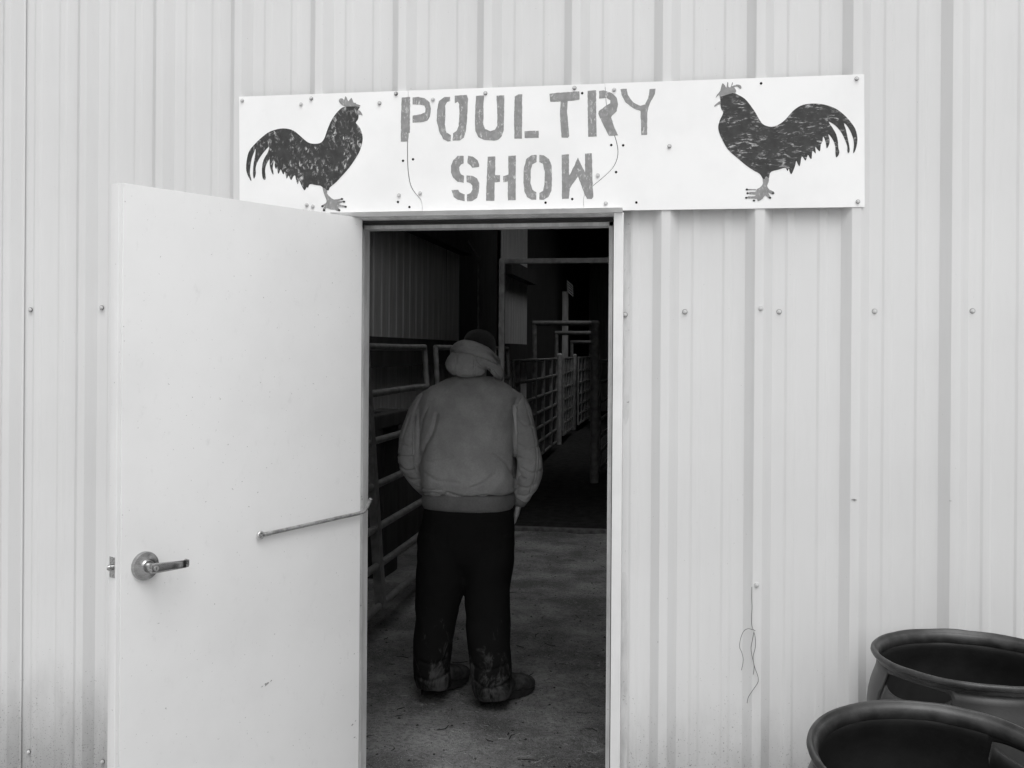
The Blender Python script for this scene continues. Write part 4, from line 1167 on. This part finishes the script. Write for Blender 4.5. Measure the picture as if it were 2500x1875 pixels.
gate('pipe gate on the side of the alley opposite the long pen gate', (gr.x + .05, gr.y, 0), (gr.x + .10, gr.y + 8.5, 0), hs2, 0, .022, (0.0, 1.0), (.2, .4, .6, .8), 'pipe')
g = Vector((gr.x + .0, gr.y - .15, 0))
t_ = thing('gate_post', 'thick dark post at the near end of the alley', 'post', g, 'gate posts along the alley')
bm = bmesh.new(); tube(bm, [g, g + U0 * 2.05], .055, 16); build('shaft', bm, MAT['post'], t_, 50)
bm = bmesh.new(); tube(bm, [g + U0 * 2.05, g + U0 * 2.08], [.06, .04], 16); build('cap', bm, MAT['post'], t_, 50)
for k, zz in enumerate((.9, 1.35)):
    bm = bmesh.new(); tube(bm, [g + Vector((0, -.07, zz)), g + Vector((0, .07, zz))], .02, 10); build('hinge_pin', bm, MAT['pale'], t_, 50)
# column with slatted board near the alley
cy_ = on_z(1380, 1060, 0).y + 1.0
ca, cb_ = on_y(1373, 800, cy_), on_y(1387, 800, cy_)
col_ = thing('column', 'pale column with a small slatted panel high above the pens', 'column', (ca.x, cy_, 0))
z_a, z_b = on_y(1380, 862, cy_).z, on_y(1380, 712, cy_).z
boxm('shaft', (ca.x, cy_ - .05, 0), (cb_.x, cy_ + .05, z_b), MAT['pale'], col_, .004)
for k in range(5):
    p0, p1 = on_y(1384, 684 + k * 6, cy_ - .08), on_y(1399, 697 + k * 6, cy_ - .08)
    bm = bmesh.new(); 
    vs = [bm.verts.new(v) for v in (p0, p1, p1 - U0 * .03, p0 - U0 * .03, p0 + Y * .03, p1 + Y * .03, p1 + Y * .03 - U0 * .03, p0 + Y * .03 - U0 * .03)]
    for f in ((0, 1, 2, 3), (4, 5, 6, 7), (0, 1, 5, 4), (3, 2, 6, 7), (0, 3, 7, 4), (1, 2, 6, 5)): bm.faces.new([vs[i] for i in f])
    bmesh.ops.recalc_face_normals(bm, faces=bm.faces); build('slat', bm, MAT['pale'], col_)
# conduits
for (px, pyb, pyt, bend, YY, l) in ((1168, 1100, 628, (1140, 585), 7.0, 'thin conduit rising on the dark bay above the knit cap'), (1331, 890, 720, (1318, 700), 17.0, 'thin conduit standing in front of the dark end of the barn')):
    a = on_y(px, pyt, YY)
    t_ = [on_z(px, 858 + 1.0, 0) if False else Vector((on_y(px, pyb, YY).x, YY, 0.02)), a, on_y((px * 2 + bend[0]) / 3, pyt - 14, YY), on_y(bend[0], bend[1], YY)]
    bm = bmesh.new(); tube(bm, [t_[0], t_[0].lerp(t_[1], .5), t_[1], t_[2], t_[3]], .011, 8)
    tag(build('conduit', bm, MAT['conduit'], None, 60), l, 'pipe')

# ================================================================== LITTER ON THE FLOOR
def scatter(name, count, mat, mk, x0, x1, y0, y1, bias=1.0):
    bm = bmesh.new()
    for _ in range(count):
        x = random.uniform(x0, x1); y = y0 + (y1 - y0) * random.random() ** bias
        mk(bm, x, y, floor_h(x, y))
    return tag(build(name, bm, mat), kind='stuff')
def straw(bm, x, y, z):
    a = random.uniform(0, math.pi); L_ = random.uniform(.006, .045) * (1 if random.random() < .3 else .5); w_ = random.uniform(.0004, .0011); t = random.uniform(-.15, .15)
    d_ = Vector((math.cos(a), math.sin(a), t)) * L_ / 2; s_ = Vector((-math.sin(a), math.cos(a), 0)) * w_
    c = Vector((x, y, z + .003 + abs(d_.z)))
    v = [bm.verts.new(c + p) for p in (-d_ - s_, -d_ + s_, d_ + s_, d_ - s_)]
    t_ = [bm.verts.new(c + p + U0 * w_ * 1.4) for p in (-d_, d_)]
    bm.faces.new((v[0], v[3], t_[1], t_[0])); bm.faces.new((v[1], t_[0], t_[1], v[2])); bm.faces.new((v[0], t_[0], v[1])); bm.faces.new((v[3], v[2], t_[1]))
def clod(bm, x, y, z):
    r = random.uniform(.0012, .0035) * (2.6 if random.random() < .05 else 1)
    top = bm.verts.new((x, y, z + r * .8)); n = 5; ph = random.random() * 6
    rg = [bm.verts.new((x + r * random.uniform(.7, 1.4) * math.cos(ph + 2 * math.pi * k / n), y + r * random.uniform(.7, 1.4) * math.sin(ph + 2 * math.pi * k / n), z - .001)) for k in range(n)]
    for k in range(n): bm.faces.new((rg[k], rg[(k + 1) % n], top))
def twig(bm, x, y, z):
    a = random.uniform(0, math.pi); L_ = random.uniform(.03, .09); d_ = Vector((math.cos(a), math.sin(a), 0)) * L_
    c = Vector((x, y, z + .004)); b_ = c + d_ * .5 + Vector((-d_.y, d_.x, 0)) * random.uniform(-.25, .25)
    tube(bm, [c, b_, c + d_], [.0022, .0026, .0014], 5)
scatter('twig_litter', 90, MAT['clod'], twig, -1.7, 0.2, .3, 5.0, 1.3)
scatter('straw_litter', 6500, MAT['straw'], straw, -1.9, 0.7, .05, 5.0, 1.4)
scatter('dirt_clods', 14000, MAT['clod'], clod, -1.9, 0.7, .05, 5.5, 1.4)
